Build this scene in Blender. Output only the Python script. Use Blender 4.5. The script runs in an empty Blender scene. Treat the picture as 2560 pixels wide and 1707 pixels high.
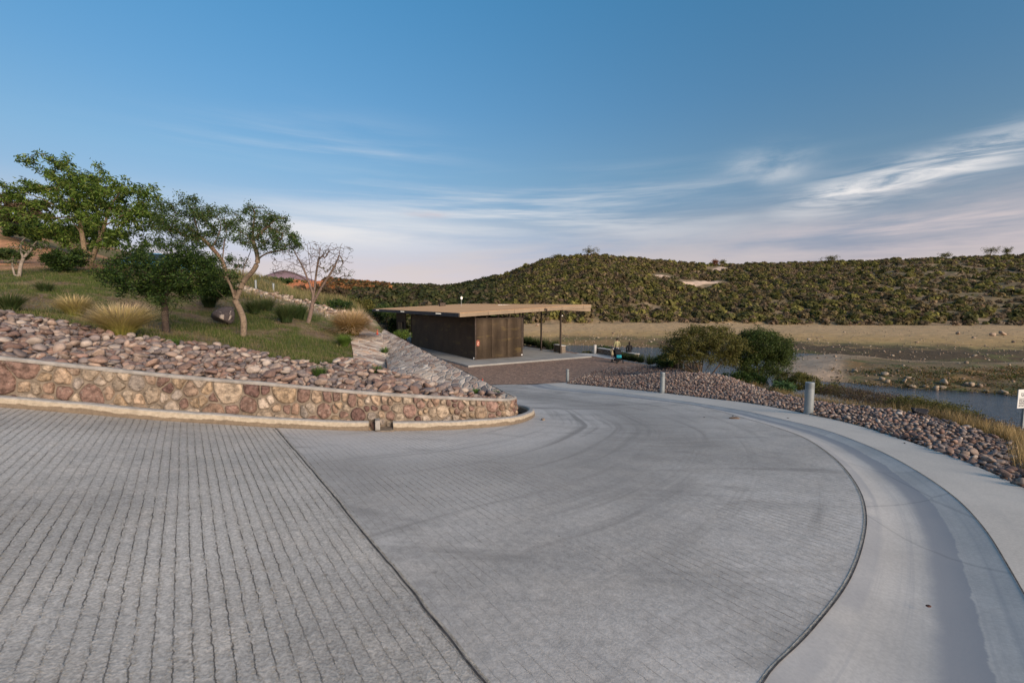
import bpy, math, random
import numpy as np
from mathutils import Vector
from mathutils.geometry import delaunay_2d_cdt
R = math.radians
sc = bpy.context.scene
COL = sc.collection
rng = np.random.default_rng(7); random.seed(7)
# ---------------------------------------------------------------- camera
F = 1100.0; PITCH = math.atan(88.5 / F)
CP, SP = math.cos(PITCH), math.sin(PITCH)
cam = bpy.data.objects.new('camera', bpy.data.cameras.new('camera')); COL.objects.link(cam)
cam.location = (0, 0, 0); cam.rotation_euler = (R(90) - PITCH, 0, 0)
cam.data.sensor_width = 36; cam.data.lens = F / 2560 * 36; cam.data.clip_start = 0.05; cam.data.clip_end = 9000
sc.camera = cam
# ---------------------------------------------------------------- light
SUN_EL, SUN_DX, SUN_DY = R(20), 0.62, -0.78           # direction towards the sun (behind the camera, to the right)
sc.view_settings.view_transform = 'Standard'; sc.view_settings.look = 'None'
sc.view_settings.exposure = 0.55; sc.view_settings.gamma = 1.0
sl = bpy.data.lights.new('sun', 'SUN'); sl.energy = 3.7; sl.angle = R(40); sl.color = (1.0, 0.80, 0.62)
so = bpy.data.objects.new('sun', sl); COL.objects.link(so)
sd = Vector((SUN_DX * math.cos(SUN_EL), SUN_DY * math.cos(SUN_EL), math.sin(SUN_EL)))
so.rotation_euler = sd.to_track_quat('Z', 'Y').to_euler()

class NT:
    def __init__(s, tree): s.t = tree; s.n = tree.nodes; s.l = tree.links
    def new(s, typ, **kw):
        n = s.n.new(typ)
        for k, v in kw.items(): setattr(n, k, v)
        return n
    def put(s, sock, v):
        if v is None: return
        if isinstance(v, bpy.types.NodeSocket): s.l.new(v, sock)
        elif isinstance(v, (tuple, list)) and len(v) == 3 and sock.type == 'RGBA': sock.default_value = (*v, 1)
        else: sock.default_value = v
    def math(s, op, a, b=None, c=None, clamp=False):
        n = s.new('ShaderNodeMath', operation=op, use_clamp=clamp)
        s.put(n.inputs[0], a); s.put(n.inputs[1], b)
        if c is not None: s.put(n.inputs[2], c)
        return n.outputs[0]
    def vmath(s, op, a, b=None):
        n = s.new('ShaderNodeVectorMath', operation=op); s.put(n.inputs[0], a); s.put(n.inputs[1], b)
        return n.outputs['Value'] if op in ('DOT_PRODUCT', 'LENGTH', 'DISTANCE') else n.outputs[0]
    def mix(s, f, a, b, blend='MIX'):
        n = s.new('ShaderNodeMix', data_type='RGBA', blend_type=blend)
        s.put(n.inputs[0], f); s.put(n.inputs[6], a); s.put(n.inputs[7], b); return n.outputs[2]
    def sstep(s, v, a, b, lo=0.0, hi=1.0):
        n = s.new('ShaderNodeMapRange', interpolation_type='SMOOTHSTEP')
        s.put(n.inputs[0], v); s.put(n.inputs[1], a); s.put(n.inputs[2], b); s.put(n.inputs[3], lo); s.put(n.inputs[4], hi)
        return n.outputs[0]
    def noise(s, vec, scale, detail=4, rough=0.55, dist=0.0, out='Fac'):
        n = s.new('ShaderNodeTexNoise'); s.put(n.inputs['Vector'], vec)
        n.inputs['Scale'].default_value = scale; n.inputs['Detail'].default_value = detail
        n.inputs['Roughness'].default_value = rough; n.inputs['Distortion'].default_value = dist
        return n.outputs[out]
    def voro(s, vec, scale, feature='F1', out='Color', rnd=1.0):
        n = s.new('ShaderNodeTexVoronoi', feature=feature); s.put(n.inputs['Vector'], vec)
        n.inputs['Scale'].default_value = scale; n.inputs['Randomness'].default_value = rnd
        return n.outputs[out]
    def scale(s, vec, sx, sy, sz, rot=0.0):
        n = s.new('ShaderNodeMapping'); s.put(n.inputs[0], vec); n.inputs['Scale'].default_value = (sx, sy, sz)
        n.inputs['Rotation'].default_value = (0, 0, rot); return n.outputs[0]
    def ramp(s, v, pts):
        n = s.new('ShaderNodeValToRGB'); s.put(n.inputs[0], v); e = n.color_ramp.elements
        while len(e) > 1: e.remove(e[-1])
        e[0].position = pts[0][0]; e[0].color = (*pts[0][1], 1)
        for p, c in pts[1:]:
            x = e.new(p); x.color = (*c, 1)
        return n.outputs[0]
def srgb(r, g, b):
    f = lambda c: c / 12.92 if c <= 0.04045 else ((c + 0.055) / 1.055) ** 2.4
    return (f(r / 255), f(g / 255), f(b / 255))

# ---------------------------------------------------------------- sky
w = bpy.data.worlds.new('World'); sc.world = w; w.use_nodes = True
N = NT(w.node_tree); N.n.clear()
sky = N.new('ShaderNodeTexSky', sky_type='NISHITA', sun_disc=False)
sky.sun_elevation = R(9); sky.sun_rotation = math.atan2(SUN_DX, SUN_DY)
sky.altitude = 1800; sky.air_density = 1.0; sky.dust_density = 1.2; sky.ozone_density = 2.2
tc = N.new('ShaderNodeTexCoord'); D = tc.outputs['Generated']
sx = N.new('ShaderNodeSeparateXYZ'); N.put(sx.inputs[0], D)
az = N.math('ARCTAN2', sx.outputs[0], sx.outputs[1]); el = N.math('ARCSINE', sx.outputs[2])
cmb = N.new('ShaderNodeCombineXYZ'); N.put(cmb.inputs[0], az); N.put(cmb.inputs[1], el); AE = cmb.outputs[0]
def gauss(a0, e0, wa, we):
    da = N.math('DIVIDE', N.math('SUBTRACT', az, a0), wa); de = N.math('DIVIDE', N.math('SUBTRACT', el, e0), we)
    q = N.math('ADD', N.math('MULTIPLY', da, da), N.math('MULTIPLY', de, de))
    return N.math('EXPONENT', N.math('MULTIPLY', q, -1.0))
skyc = sky.outputs[0]

ele = N.math('DIVIDE', N.math('MAXIMUM', el, 0.0), R(60))
tint = N.ramp(ele, [(0.0, (.71, .55, .92)), (0.08, (.90, .60, .66)), (0.17, (.93, .76, .70)), (0.26, (.92, .94, .86)),
                    (0.38, (.80, 1.06, 1.05)), (0.56, (.70, 1.26, 1.30)), (1.0, (.66, 1.25, 1.3))])
tn = N.vmath('MULTIPLY', skyc, tint)
def cn(sca, scb, rot, seed, detail=6, dist=0.3):
    mp = N.new('ShaderNodeMapping'); N.put(mp.inputs[0], AE)
    mp.inputs['Rotation'].default_value = (0, 0, rot); mp.inputs['Scale'].default_value = (sca, scb, 1); mp.inputs['Location'].default_value = (seed, seed * .7, 0)
    return N.noise(mp.outputs[0], 1.0, detail, 0.6, dist)
WH = (5.0, 4.9, 4.85); MV = (3.75, 3.3, 3.2); PK = (4.7, 3.9, 3.75)
# low mauve veil with streaky upper edge
veil = N.math('MULTIPLY', N.sstep(el, R(12.5), R(4)), N.sstep(cn(1.6, 11, R(2), 3.1), .30, .62), clamp=True)
c = N.mix(N.math('MULTIPLY', veil, 0.75), tn, MV)
# pale bank on the left
bank = N.math('MULTIPLY', gauss(R(-22), R(8.8), R(17), R(2.4)), N.sstep(cn(1.3, 14, R(-3), 9.0), .28, .60), clamp=True)
c = N.mix(N.math('MULTIPLY', bank, 0.85), c, WH)
# thin streaks in the middle sloping down to the right
mid = N.math('MULTIPLY', gauss(R(2), R(11.5), R(24), R(3.2)), N.sstep(cn(1.3, 20, R(7), 5.5), .42, .70), clamp=True)
c = N.mix(N.math('MULTIPLY', mid, 0.95), c, WH)
left = N.math('MULTIPLY', gauss(R(-22), R(15), R(12), R(4.0)), N.sstep(cn(1.5, 16, R(6), 15.5), .45, .8), clamp=True)
c = N.mix(N.math('MULTIPLY', left, 0.7), c, WH)
# cirrus on the right rising to the right
e2 = N.math('SUBTRACT', el, N.math('ADD', R(11.9), N.math('MULTIPLY', N.math('SUBTRACT', az, R(40)), 0.16)))
g2 = N.math('EXPONENT', N.math('MULTIPLY', N.math('POWER', N.math('DIVIDE', N.math('ABSOLUTE', e2), R(1.5)), 2.0), -1.0))
g2 = N.math('MULTIPLY', g2, N.math('MULTIPLY', N.sstep(az, R(28), R(37)), N.sstep(az, R(56), R(45))))
cir = N.math('MULTIPLY', g2, N.sstep(cn(4.5, 34, R(-10), 2.2, 8, 0.8), .36, .66), clamp=True)
c = N.mix(N.math('MULTIPLY', cir, 1.0), c, (5.4, 5.2, 5.1))
blob = N.math('MULTIPLY', gauss(R(29.5), R(14.8), R(3.6), R(1.7)), N.sstep(cn(5, 16, R(0), 21.0), .3, .75), clamp=True)
c = N.mix(N.math('MULTIPLY', blob, 0.8), c, WH)
low = N.math('MULTIPLY', gauss(R(43), R(7.0), R(13), R(3.2)), N.sstep(cn(2.2, 19, R(-8), 31.0, 7), .36, .66), clamp=True)
c = N.mix(N.math('MULTIPLY', low, 0.8), c, PK)
pf = N.math('MULTIPLY', gauss(R(-10.8), R(11.1), R(2.6), R(0.5)), N.sstep(cn(9, 40, R(0), 41.0), .35, .7), clamp=True)
c = N.mix(N.math('MULTIPLY', pf, 0.8), c, (3.3, 2.9, 3.2))
c = N.mix(N.math('MULTIPLY', gauss(R(-18), R(3.5), R(22), R(4.0)), .5), c, (4.3, 3.75, 3.5))
bg = N.new('ShaderNodeBackground'); out = N.new('ShaderNodeOutputWorld')
N.put(bg.inputs[0], c); bg.inputs[1].default_value = 0.12; N.l.new(bg.outputs[0], out.inputs[0])

# ================================================================ geometry helpers
def ray(px, py):
    u = (px - 1280) / F; v = (853.5 - py) / F
    return np.array([u, CP + v * SP, v * CP - SP])
def W(px, py, d):                                    # the point of the place seen at px,py at forward distance d
    r = ray(px, py); return r * (d / r[1])
def onz(px, py, z):
    r = ray(px, py); return r * (z / r[2])
def hit(px, py, zf, near=0.6, far=140):
    r = ray(px, py); r = r / r[1]
    t = np.geomspace(near, far, 500)
    h = r[2] * t - zf(r[0] * t, t)
    k = np.where(h < 0)[0]
    if len(k) == 0: raise RuntimeError('no hit %s %s' % (px, py))
    k = k[0]
    if k == 0: return r * t[0]
    a = h[k - 1] / (h[k - 1] - h[k]); return r * (t[k - 1] + a * (t[k] - t[k - 1]))
class TPS:
    def __init__(s, pts, lam=0.0):
        P = np.array(pts, float); s.p = P[:, :2]; n = len(P)
        K = s.k(s.p[:, None] - s.p[None]) + lam * np.eye(n)
        A = np.zeros((n + 3, n + 3)); A[:n, :n] = K; A[:n, n] = 1; A[:n, n + 1:] = s.p; A[n, :n] = 1; A[n + 1:, :n] = s.p.T
        s.w = np.linalg.solve(A, np.r_[P[:, 2], 0, 0, 0])
    def k(s, d):
        r2 = (d ** 2).sum(-1); return 0.5 * r2 * np.log(r2 + 1e-12)
    def __call__(s, x, y):
        x = np.asarray(x, float); y = np.asarray(y, float); sh = np.broadcast(x, y).shape
        q = np.stack([np.broadcast_to(x, sh).ravel(), np.broadcast_to(y, sh).ravel()], -1)
        o = np.empty(len(q)); n = len(s.p)
        for i in range(0, len(q), 20000):
            a = q[i:i + 20000]
            o[i:i + 20000] = s.k(a[:, None] - s.p[None]) @ s.w[:n] + s.w[n] + a @ s.w[n + 1:]
        return o.reshape(sh)
def vnoise(x, y, seed=0):
    x = np.asarray(x, float); y = np.asarray(y, float)
    xi = np.floor(x).astype(np.int64); yi = np.floor(y).astype(np.int64); fx = x - xi; fy = y - yi
    fx = fx * fx * (3 - 2 * fx); fy = fy * fy * (3 - 2 * fy)
    def h(a, b):
        v = (a * 374761393 + b * 668265263 + seed * 982451653) & 0xffffffff
        v = ((v ^ (v >> 13)) * 1274126177) & 0xffffffff
        return ((v ^ (v >> 16)) & 0xffff) / 65535.0
    return (h(xi, yi) * (1 - fx) + h(xi + 1, yi) * fx) * (1 - fy) + (h(xi, yi + 1) * (1 - fx) + h(xi + 1, yi + 1) * fx) * fy
def fbm(x, y, seed=0, o=4):
    s = 0; a = 0.5; t = 0
    for i in range(o):
        s = s + a * vnoise(x * 2 ** i, y * 2 ** i, seed + i * 17); t += a; a *= 0.55
    return s / t
def sst(v, a, b):
    t = np.clip((np.asarray(v, float) - a) / (b - a), 0, 1); return t * t * (3 - 2 * t)
def inpoly(P, x, y):
    P = np.asarray(P)[:, :2]; x = np.asarray(x); y = np.asarray(y); c = np.zeros(x.shape, bool); j = len(P) - 1
    for i in range(len(P)):
        xi, yi = P[i]; xj, yj = P[j]
        m = ((yi > y) != (yj > y))
        with np.errstate(divide='ignore', invalid='ignore'):
            c ^= m & (x < (xj - xi) * (y - yi) / (yj - yi + 1e-15) + xi)
        j = i
    return c
def resample(P, step):
    P = np.asarray(P, float); d = np.linalg.norm(np.diff(P[:, :2], axis=0), axis=1); s = np.r_[0, np.cumsum(d)]
    n = max(2, int(s[-1] / step) + 1); t = np.linspace(0, s[-1], n)
    return np.stack([np.interp(t, s, P[:, i]) for i in range(P.shape[1])], -1)
def smooth(P, step, it=3):
    P = resample(P, step)
    for _ in range(it): P[1:-1] = 0.25 * P[:-2] + 0.5 * P[1:-1] + 0.25 * P[2:]
    return P
def spline(P, n=8):                                  # catmull-rom through the points
    P = np.asarray(P, float); Q = np.vstack([2 * P[0] - P[1], P, 2 * P[-1] - P[-2]]); o = []
    for i in range(1, len(Q) - 2):
        for t in np.linspace(0, 1, n, endpoint=False):
            a, b, c, d = Q[i - 1], Q[i], Q[i + 1], Q[i + 2]
            o.append(0.5 * ((2 * b) + (c - a) * t + (2 * a - 5 * b + 4 * c - d) * t * t + (3 * b - a - 3 * c + d) * t ** 3))
    o.append(P[-1]); return np.array(o)
def dist_curve(C, x, y):
    C = np.asarray(C)[:, :2]; q = np.stack([np.asarray(x).ravel(), np.asarray(y).ravel()], -1); o = np.empty(len(q))
    a = C[:-1]; ab = C[1:] - a; l = (ab ** 2).sum(1) + 1e-12
    for i in range(0, len(q), 5000):
        p = q[i:i + 5000, None]; t = np.clip(((p - a) * ab).sum(-1) / l, 0, 1)
        o[i:i + 5000] = np.sqrt((((a + ab * t[..., None]) - p) ** 2).sum(-1).min(1))
    return o.reshape(np.asarray(x).shape)

def mk(name, V, Fc, mat, parent=None, col=None, smoothf=False, attrs=None, fcol=None):
    V = np.asarray(V, np.float32).reshape(-1, 3); me = bpy.data.meshes.new(name)
    if isinstance(Fc, np.ndarray):
        nf, k = Fc.shape; me.vertices.add(len(V)); me.vertices.foreach_set('co', V.ravel())
        me.loops.add(nf * k); me.loops.foreach_set('vertex_index', Fc.astype(np.int32).ravel())
        me.polygons.add(nf); me.polygons.foreach_set('loop_start', np.arange(0, nf * k, k, dtype=np.int32))
        me.update(calc_edges=True)
    else:
        me.from_pydata([tuple(v) for v in V.tolist()], [], [tuple(int(i) for i in f) for f in Fc]); me.update()
    if smoothf: me.polygons.foreach_set('use_smooth', np.ones(len(me.polygons), bool))
    if col is not None:
        a = me.color_attributes.new('col', 'FLOAT_COLOR', 'POINT'); c = np.ones((len(V), 4), np.float32); c[:, :3] = col; a.data.foreach_set('color', c.ravel())
    for k_, v_ in (attrs or {}).items():
        a = me.attributes.new(k_, 'FLOAT', 'POINT'); a.data.foreach_set('value', np.asarray(v_, np.float32))
    me.materials.append(mat); o = bpy.data.objects.new(name, me); COL.objects.link(o)
    if parent is not None: o.parent = parent; o.location = -Vector(parent.location) if parent.get('_abs') else (0, 0, 0)
    return o
def tag(o, label=None, cat=None, group=None, kind=None):
    if label: o['label'] = label
    if cat: o['category'] = cat
    if group: o['group'] = group
    if kind: o['kind'] = kind
    return o
def empty(name, loc, label, cat, group=None, rz=0, absolute=True):
    o = bpy.data.objects.new(name, None); COL.objects.link(o); o.location = loc; o.rotation_euler = (0, 0, rz); o.empty_display_size = 0.2
    if absolute: o['_abs'] = 1
    return tag(o, label, cat, group)
class MB:                                            # collects simple shapes into one mesh
    def __init__(s): s.v = []; s.f = []
    def add(s, V, Fc):
        b = len(s.v); s.v += [tuple(map(float, v)) for v in V]; s.f += [tuple(int(i) + b for i in f) for f in Fc]; return s
    def box(s, c, d, ax=None, bev=0.0):              # centre, size, axes
        c = np.array(c, float); ax = np.eye(3) if ax is None else np.array(ax, float); h = np.array(d, float) / 2
        if bev <= 0:
            V = [c + ax.T @ (np.array([i, j, k]) * h) for i in (-1, 1) for j in (-1, 1) for k in (-1, 1)]
            return s.add(V, [(0, 1, 3, 2), (4, 6, 7, 5), (0, 4, 5, 1), (2, 3, 7, 6), (0, 2, 6, 4), (1, 5, 7, 3)])
        import bmesh
        bm = bmesh.new(); bmesh.ops.create_cube(bm, size=1.0)
        for v in bm.verts: v.co = Vector(v.co[:]) * 1.0; v.co.x *= d[0]; v.co.y *= d[1]; v.co.z *= d[2]
        bmesh.ops.bevel(bm, geom=bm.edges[:] + bm.verts[:], offset=bev, segments=2, profile=0.6, affect='EDGES')
        bm.verts.index_update()
        s.add([c + ax.T @ np.array(v.co[:]) for v in bm.verts], [[v.index for v in f.verts] for f in bm.faces]); bm.free(); return s
    def tube(s, P, rad, n=8, caps=True):
        P = [np.array(p, float) for p in P]; rad = [rad] * len(P) if np.isscalar(rad) else rad; b = []; 
        for i, p in enumerate(P):
            t = P[min(i + 1, len(P) - 1)] - P[max(i - 1, 0)]; t /= np.linalg.norm(t) + 1e-9
            u = np.cross(t, [0.12, 0.9, 0.2]) if abs(t[2]) > .6 else np.cross(t, [0.05, 0.1, 1]); u /= np.linalg.norm(u); v = np.cross(t, u)
            b += [p + rad[i] * (math.cos(a) * u + math.sin(a) * v) for a in np.linspace(0, 2 * math.pi, n, endpoint=False)]
        f = [(i * n + j, i * n + (j + 1) % n, (i + 1) * n + (j + 1) % n, (i + 1) * n + j) for i in range(len(P) - 1) for j in range(n)]
        if caps: f += [tuple(range(n))[::-1], tuple(range((len(P) - 1) * n, len(P) * n))]
        return s.add(b, f)
    def lathe(s, c, prof, n=24):                     # profile (r,z)
        b = [(c[0] + r * math.cos(a), c[1] + r * math.sin(a), c[2] + z) for r, z in prof for a in np.linspace(0, 2 * math.pi, n, endpoint=False)]
        f = [(i * n + j, i * n + (j + 1) % n, (i + 1) * n + (j + 1) % n, (i + 1) * n + j) for i in range(len(prof) - 1) for j in range(n)]
        f += [tuple(range(n))[::-1], tuple(range((len(prof) - 1) * n, len(prof) * n))]
        return s.add(b, f)
    def build(s, name, mat, parent=None, smoothf=False, col=None): return mk(name, s.v, s.f, mat, parent, smoothf=smoothf, col=col)

# ================================================================ materials
def newmat(name):
    m = bpy.data.materials.new(name); m.use_nodes = True; t = NT(m.node_tree); b = m.node_tree.nodes['Principled BSDF']
    b.inputs['Specular IOR Level'].default_value = 0.25
    return m, t, b
def bump(t, b, h, strength, dist=0.02):
    n = t.new('ShaderNodeBump'); n.inputs['Strength'].default_value = strength; n.inputs['Distance'].default_value = dist
    t.put(n.inputs['Height'], h); t.l.new(n.outputs[0], b.inputs['Normal'])
def pos(t): return t.new('ShaderNodeNewGeometry').outputs['Position']
def M_plain(name, c, rough=0.6, metal=0.0, ns=6.0, amt=0.15, bstr=0.0):
    m, t, b = newmat(name); P = t.new('ShaderNodeTexCoord').outputs['Object']
    f = t.noise(P, ns, 5, 0.6); f = t.sstep(f, 0.3, 0.7)
    t.put(b.inputs['Base Color'], t.mix(f, tuple(x * (1 - amt) for x in c), tuple(min(1, x * (1 + amt)) for x in c)))
    b.inputs['Roughness'].default_value = rough; b.inputs['Metallic'].default_value = metal
    if bstr: bump(t, b, t.noise(P, ns * 6, 4), bstr, 0.01)
    return m
def M_col(name, ns=8.0, amt=0.25, rough=0.85, bstr=0.3, bdist=0.02, trans=0.0, world=False, spots=0.0):
    m, t, b = newmat(name); P = pos(t) if world else t.new('ShaderNodeTexCoord').outputs['Object']
    c = t.new('ShaderNodeAttribute', attribute_name='col').outputs['Color']
    f = t.sstep(t.noise(P, ns, 5, 0.65), 0.28, 0.72, 1 - amt, 1 + amt)
    c = t.mix(1.0, c, f, 'MULTIPLY')
    if spots:
        s = t.sstep(t.noise(P, ns * 1.7, 3, 0.5, 0.4), 0.60, 0.68, 0, spots); c = t.mix(s, c, (.42, .37, .31))
    t.put(b.inputs['Base Color'], c); b.inputs['Roughness'].default_value = rough
    if bstr: bump(t, b, t.noise(P, ns * 2.5, 5, 0.65), bstr, bdist)
    if trans:
        tr = t.new('ShaderNodeBsdfTranslucent'); t.put(tr.inputs[0], c); mx = t.new('ShaderNodeMixShader'); mx.inputs[0].default_value = trans
        t.l.new(b.outputs[0], mx.inputs[1]); t.l.new(tr.outputs[0], mx.inputs[2]); t.l.new(mx.outputs[0], m.node_tree.nodes['Material Output'].inputs[0])
    return m
GAZ = math.atan((460 - 1280) / F)                      # direction the grooves run
def M_groove(name, base, strength, spacing, wid, crumbs, tyres):
    m, t, b = newmat(name); P = pos(t)
    n = (math.cos(GAZ), -math.sin(GAZ), 0.0)
    u = t.vmath('DOT_PRODUCT', P, n)
    wv = t.math('MULTIPLY', t.math('SUBTRACT', t.noise(P, 1.1, 3, 0.5), 0.5), 0.022)
    wv2 = t.math('MULTIPLY', t.math('SUBTRACT', t.noise(P, 16, 5, 0.75), 0.5), 0.032)
    u = t.math('ADD', u, t.math('ADD', wv, wv2))
    f = t.math('FRACT', t.math('DIVIDE', u, spacing)); dd = t.math('MULTIPLY', t.math('ABSOLUTE', t.math('SUBTRACT', f, 0.5)), spacing)
    big = t.noise(P, 0.55, 4, 0.6); med = t.noise(P, 3.0, 5, 0.65); fine = t.noise(P, 60, 3, 0.7); mid = t.noise(P, 17, 5, 0.7)
    c = t.mix(t.sstep(big, .32, .68), tuple(x * .80 for x in base), tuple(x * 1.18 for x in base))
    c = t.mix(t.sstep(med, .35, .75, 0, .40), c, (base[0] * 1.28, base[1] * 1.22, base[2] * 1.15))
    c = t.mix(1.0, c, t.sstep(mid, .25, .75, .84, 1.16), 'MULTIPLY'); c = t.mix(1.0, c, t.sstep(fine, .25, .75, .70 if tyres < .3 else .85, 1.28 if tyres < .3 else 1.15), 'MULTIPLY')
    kd = t.new('ShaderNodeAttribute', attribute_name='kd').outputs['Fac']; kk = t.math('ADD', kd, t.math('MULTIPLY', t.math('SUBTRACT', t.noise(P, .9, 5, .6), .5), .5))
    if tyres > .3: c = t.mix(t.sstep(kk, 1.2, 2.4), t.mix(.5, c, (base[0] * 1.22, base[1] * 1.23, base[2] * 1.26)), t.mix(t.sstep(kk, 5.5, 1.9, 0, .6), c, tuple(x * .62 for x in base)))
    # tyre marks concentric with the outer edge
    arc = t.new('ShaderNodeAttribute', attribute_name='arc').outputs['Fac']
    cx = t.new('ShaderNodeCombineXYZ'); t.put(cx.inputs[0], t.math('MULTIPLY', arc, 3.2)); t.put(cx.inputs[1], t.vmath('LENGTH', t.vmath('MULTIPLY', P, (.10, .16, 0))))
    ty = t.sstep(t.noise(cx.outputs[0], 1.0, 6, 0.62, 0.5), .50, .74, 0, tyres); c = t.mix(ty, c, tuple(x * .52 for x in base))
    ty2 = t.sstep(t.noise(t.scale(P, .9, 3.2, 1, R(-22)), .33, 6, 0.66, 1.0), .50, .72, 0, tyres * .9); c = t.mix(ty2, c, tuple(x * .50 for x in base))
    # spots
    sp = t.voro(P, 3.3, 'F1', 'Distance'); spm = t.math('MULTIPLY', t.sstep(t.math('ADD', sp, t.math('MULTIPLY', mid, .10)), .115, .075), t.sstep(t.noise(P, .8, 2), .50, .56))
    c = t.mix(t.math('MULTIPLY', spm, 0.55), c, tuple(x * .35 for x in base))
    brk = t.sstep(t.noise(P, 7.5, 4, 0.75), .36, .56); fade = t.sstep(t.noise(P, .42, 4, 0.6), .36, .60, .35 if tyres < .3 else .12, 1)
    line = t.math('MULTIPLY', t.sstep(dd, wid, wid * .35), t.math('MULTIPLY', brk, fade))
    cr = t.math('MULTIPLY', t.math('MULTIPLY', t.sstep(dd, .030, .006), t.sstep(t.noise(P, 55, 4, .8), .53, .60)), t.math('MULTIPLY', fade, crumbs))
    c = t.mix(cr, c, (.50, .44, .35))
    c = t.mix(t.math('MULTIPLY', line, strength), c, (.045, .040, .036))
    t.put(b.inputs['Base Color'], c); b.inputs['Roughness'].default_value = 0.8
    h = t.math('SUBTRACT', t.math('ADD', t.math('MULTIPLY', mid, .5), t.math('ADD', t.math('MULTIPLY', fine, .5), t.math('MULTIPLY', cr, .9))), t.math('MULTIPLY', line, 2.0))
    bump(t, b, h, 0.75 if tyres < .3 else .4, 0.010)
    return m
def M_smooth_conc(name, base, streak, darkc, arcoff, ncol=0.10):
    m, t, b = newmat(name); P = pos(t); arc = t.new('ShaderNodeAttribute', attribute_name='arc').outputs['Fac']
    c = t.mix(t.sstep(t.noise(P, 1.0, 5, .6), .3, .7), tuple(x * (1 - ncol) for x in base), tuple(x * (1 + ncol) for x in base))
    c = t.mix(1.0, c, t.sstep(t.noise(P, 45, 4, .7), .2, .8, .88, 1.12), 'MULTIPLY'); c = t.mix(t.sstep(t.noise(P, 2.3, 7, .75, .5), .55, .70, 0, .35), c, tuple(x * .78 for x in base))
    c = t.mix(t.sstep(t.noise(P, 5, 6, .7), .52, .72, 0, .3), c, tuple(x * 1.14 for x in base))
    cx = t.new('ShaderNodeCombineXYZ'); t.put(cx.inputs[0], t.math('MULTIPLY', arc, 5.0)); t.put(cx.inputs[1], t.vmath('LENGTH', t.vmath('MULTIPLY', P, (.10, .13, 0))))
    s = t.sstep(t.noise(cx.outputs[0], 1.0, 7, .66, .35), .46, .72, 0, streak); c = t.mix(s, c, darkc)
    if arcoff is not None:                            # the damp band along the swale, ragged edge
        e = t.math('ADD', arc, t.math('MULTIPLY', t.math('SUBTRACT', t.noise(P, 1.3, 6, .7), .5), .35))
        band = t.math('MULTIPLY', t.sstep(e, arcoff[0], arcoff[0] + .22), t.sstep(e, arcoff[1], arcoff[1] - .03))
        c = t.mix(t.math('MULTIPLY', band, arcoff[2]), c, darkc)
        rim = t.math('MULTIPLY', t.sstep(arc, .30, .20), t.sstep(t.noise(P, 2.2, 4), .3, .6)); c = t.mix(t.math('MULTIPLY', rim, .5), c, darkc)
        lines = t.voro(t.scale(P, .35, .35, 1), 1.0, 'DISTANCE_TO_EDGE', 'Distance'); c = t.mix(t.sstep(lines, .006, .002, 0, .25), c, (.12, .12, .13))
    t.put(b.inputs['Base Color'], c); b.inputs['Roughness'].default_value = .7
    bump(t, b, t.noise(P, 70, 4, .7), .15, .005)
    return m
def M_flag(name, sc_, sy, mortar, cols, edge=.05, world_scale=(1, 1, 1), rot=0.0):
    m, t, b = newmat(name); P = pos(t); P2 = t.scale(P, world_scale[0], world_scale[1], world_scale[2], rot)
    P2 = t.vmath('ADD', P2, t.vmath('MULTIPLY', t.vmath('SUBTRACT', t.noise(P, 2.5, 3, .6, out='Color'), (.5, .5, .5)), (.35, .35, .1)))
    cell = t.voro(P2, sc_, 'F1', 'Color'); ed = t.voro(P2, sc_, 'DISTANCE_TO_EDGE', 'Distance')
    sp = t.new('ShaderNodeSeparateColor'); t.put(sp.inputs[0], cell)
    c = t.ramp(sp.outputs[0], cols); c = t.mix(1.0, c, t.sstep(sp.outputs[1], 0, 1, .75, 1.25), 'MULTIPLY')
    c = t.mix(1.0, c, t.sstep(t.noise(P, 14, 6, .7), .25, .75, .72, 1.28), 'MULTIPLY')
    mm = t.sstep(t.math('ADD', ed, t.math('MULTIPLY', t.noise(P, 9, 4), edge * .9)), edge * 1.5, edge * .9)
    c = t.mix(mm, c, t.mix(t.noise(P, 20, 4), tuple(x * .8 for x in mortar), mortar))
    t.put(b.inputs['Base Color'], c); b.inputs['Roughness'].default_value = .85
    bump(t, b, t.math('ADD', t.sstep(ed, 0, edge * 3), t.math('MULTIPLY', t.noise(P, 25, 4, .7), .6)), .8, .03)
    return m
STONE = [(q[0] * .84, q[1] * .80, q[2] * .82) for q in [(.30, .215, .165), (.235, .165, .13), (.33, .27, .22), (.19, .13, .105), (.25, .22, .20), (.38, .30, .235), (.16, .14, .135), (.42, .37, .31), (.27, .185, .15), (.21, .18, .165)]]
WALLC = [(q[0] * .82, q[1] * .80, q[2] * .84) for q in [(.36, .265, .185), (.30, .205, .14), (.42, .34, .24), (.22, .145, .11), (.30, .26, .21), (.44, .37, .28), (.17, .105, .085), (.40, .30, .20), (.34, .28, .20), (.26, .17, .13), (.36, .27, .17)]]
PAVC = [(0, (.32, .23, .17)), (.25, (.52, .43, .35)), (.4, (.21, .18, .17)), (.55, (.43, .28, .19)), (.7, (.60, .52, .43)), (.85, (.28, .18, .135)), (1, (.42, .35, .29))]
MAT = {}
MAT['rough'] = M_groove('grooved concrete', (.455, .425, .385), .85, .077, .0040, 1.0, .12)
MAT['fineg'] = M_groove('worn grooved concrete', (.455, .43, .40), .85, .077, .0038, .6, .80)
MAT['apron'] = M_smooth_conc('smooth swale concrete', (.47, .452, .425), .6, (.29, .295, .31), (.80, 1.36, .9))
MAT['walk'] = M_smooth_conc('pale walkway concrete', (.56, .515, .455), .15, (.33, .33, .33), None, .06)
MAT['conc'] = M_smooth_conc('slab concrete', (.30, .295, .28), .0, (.3, .3, .3), None, .14)
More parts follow.
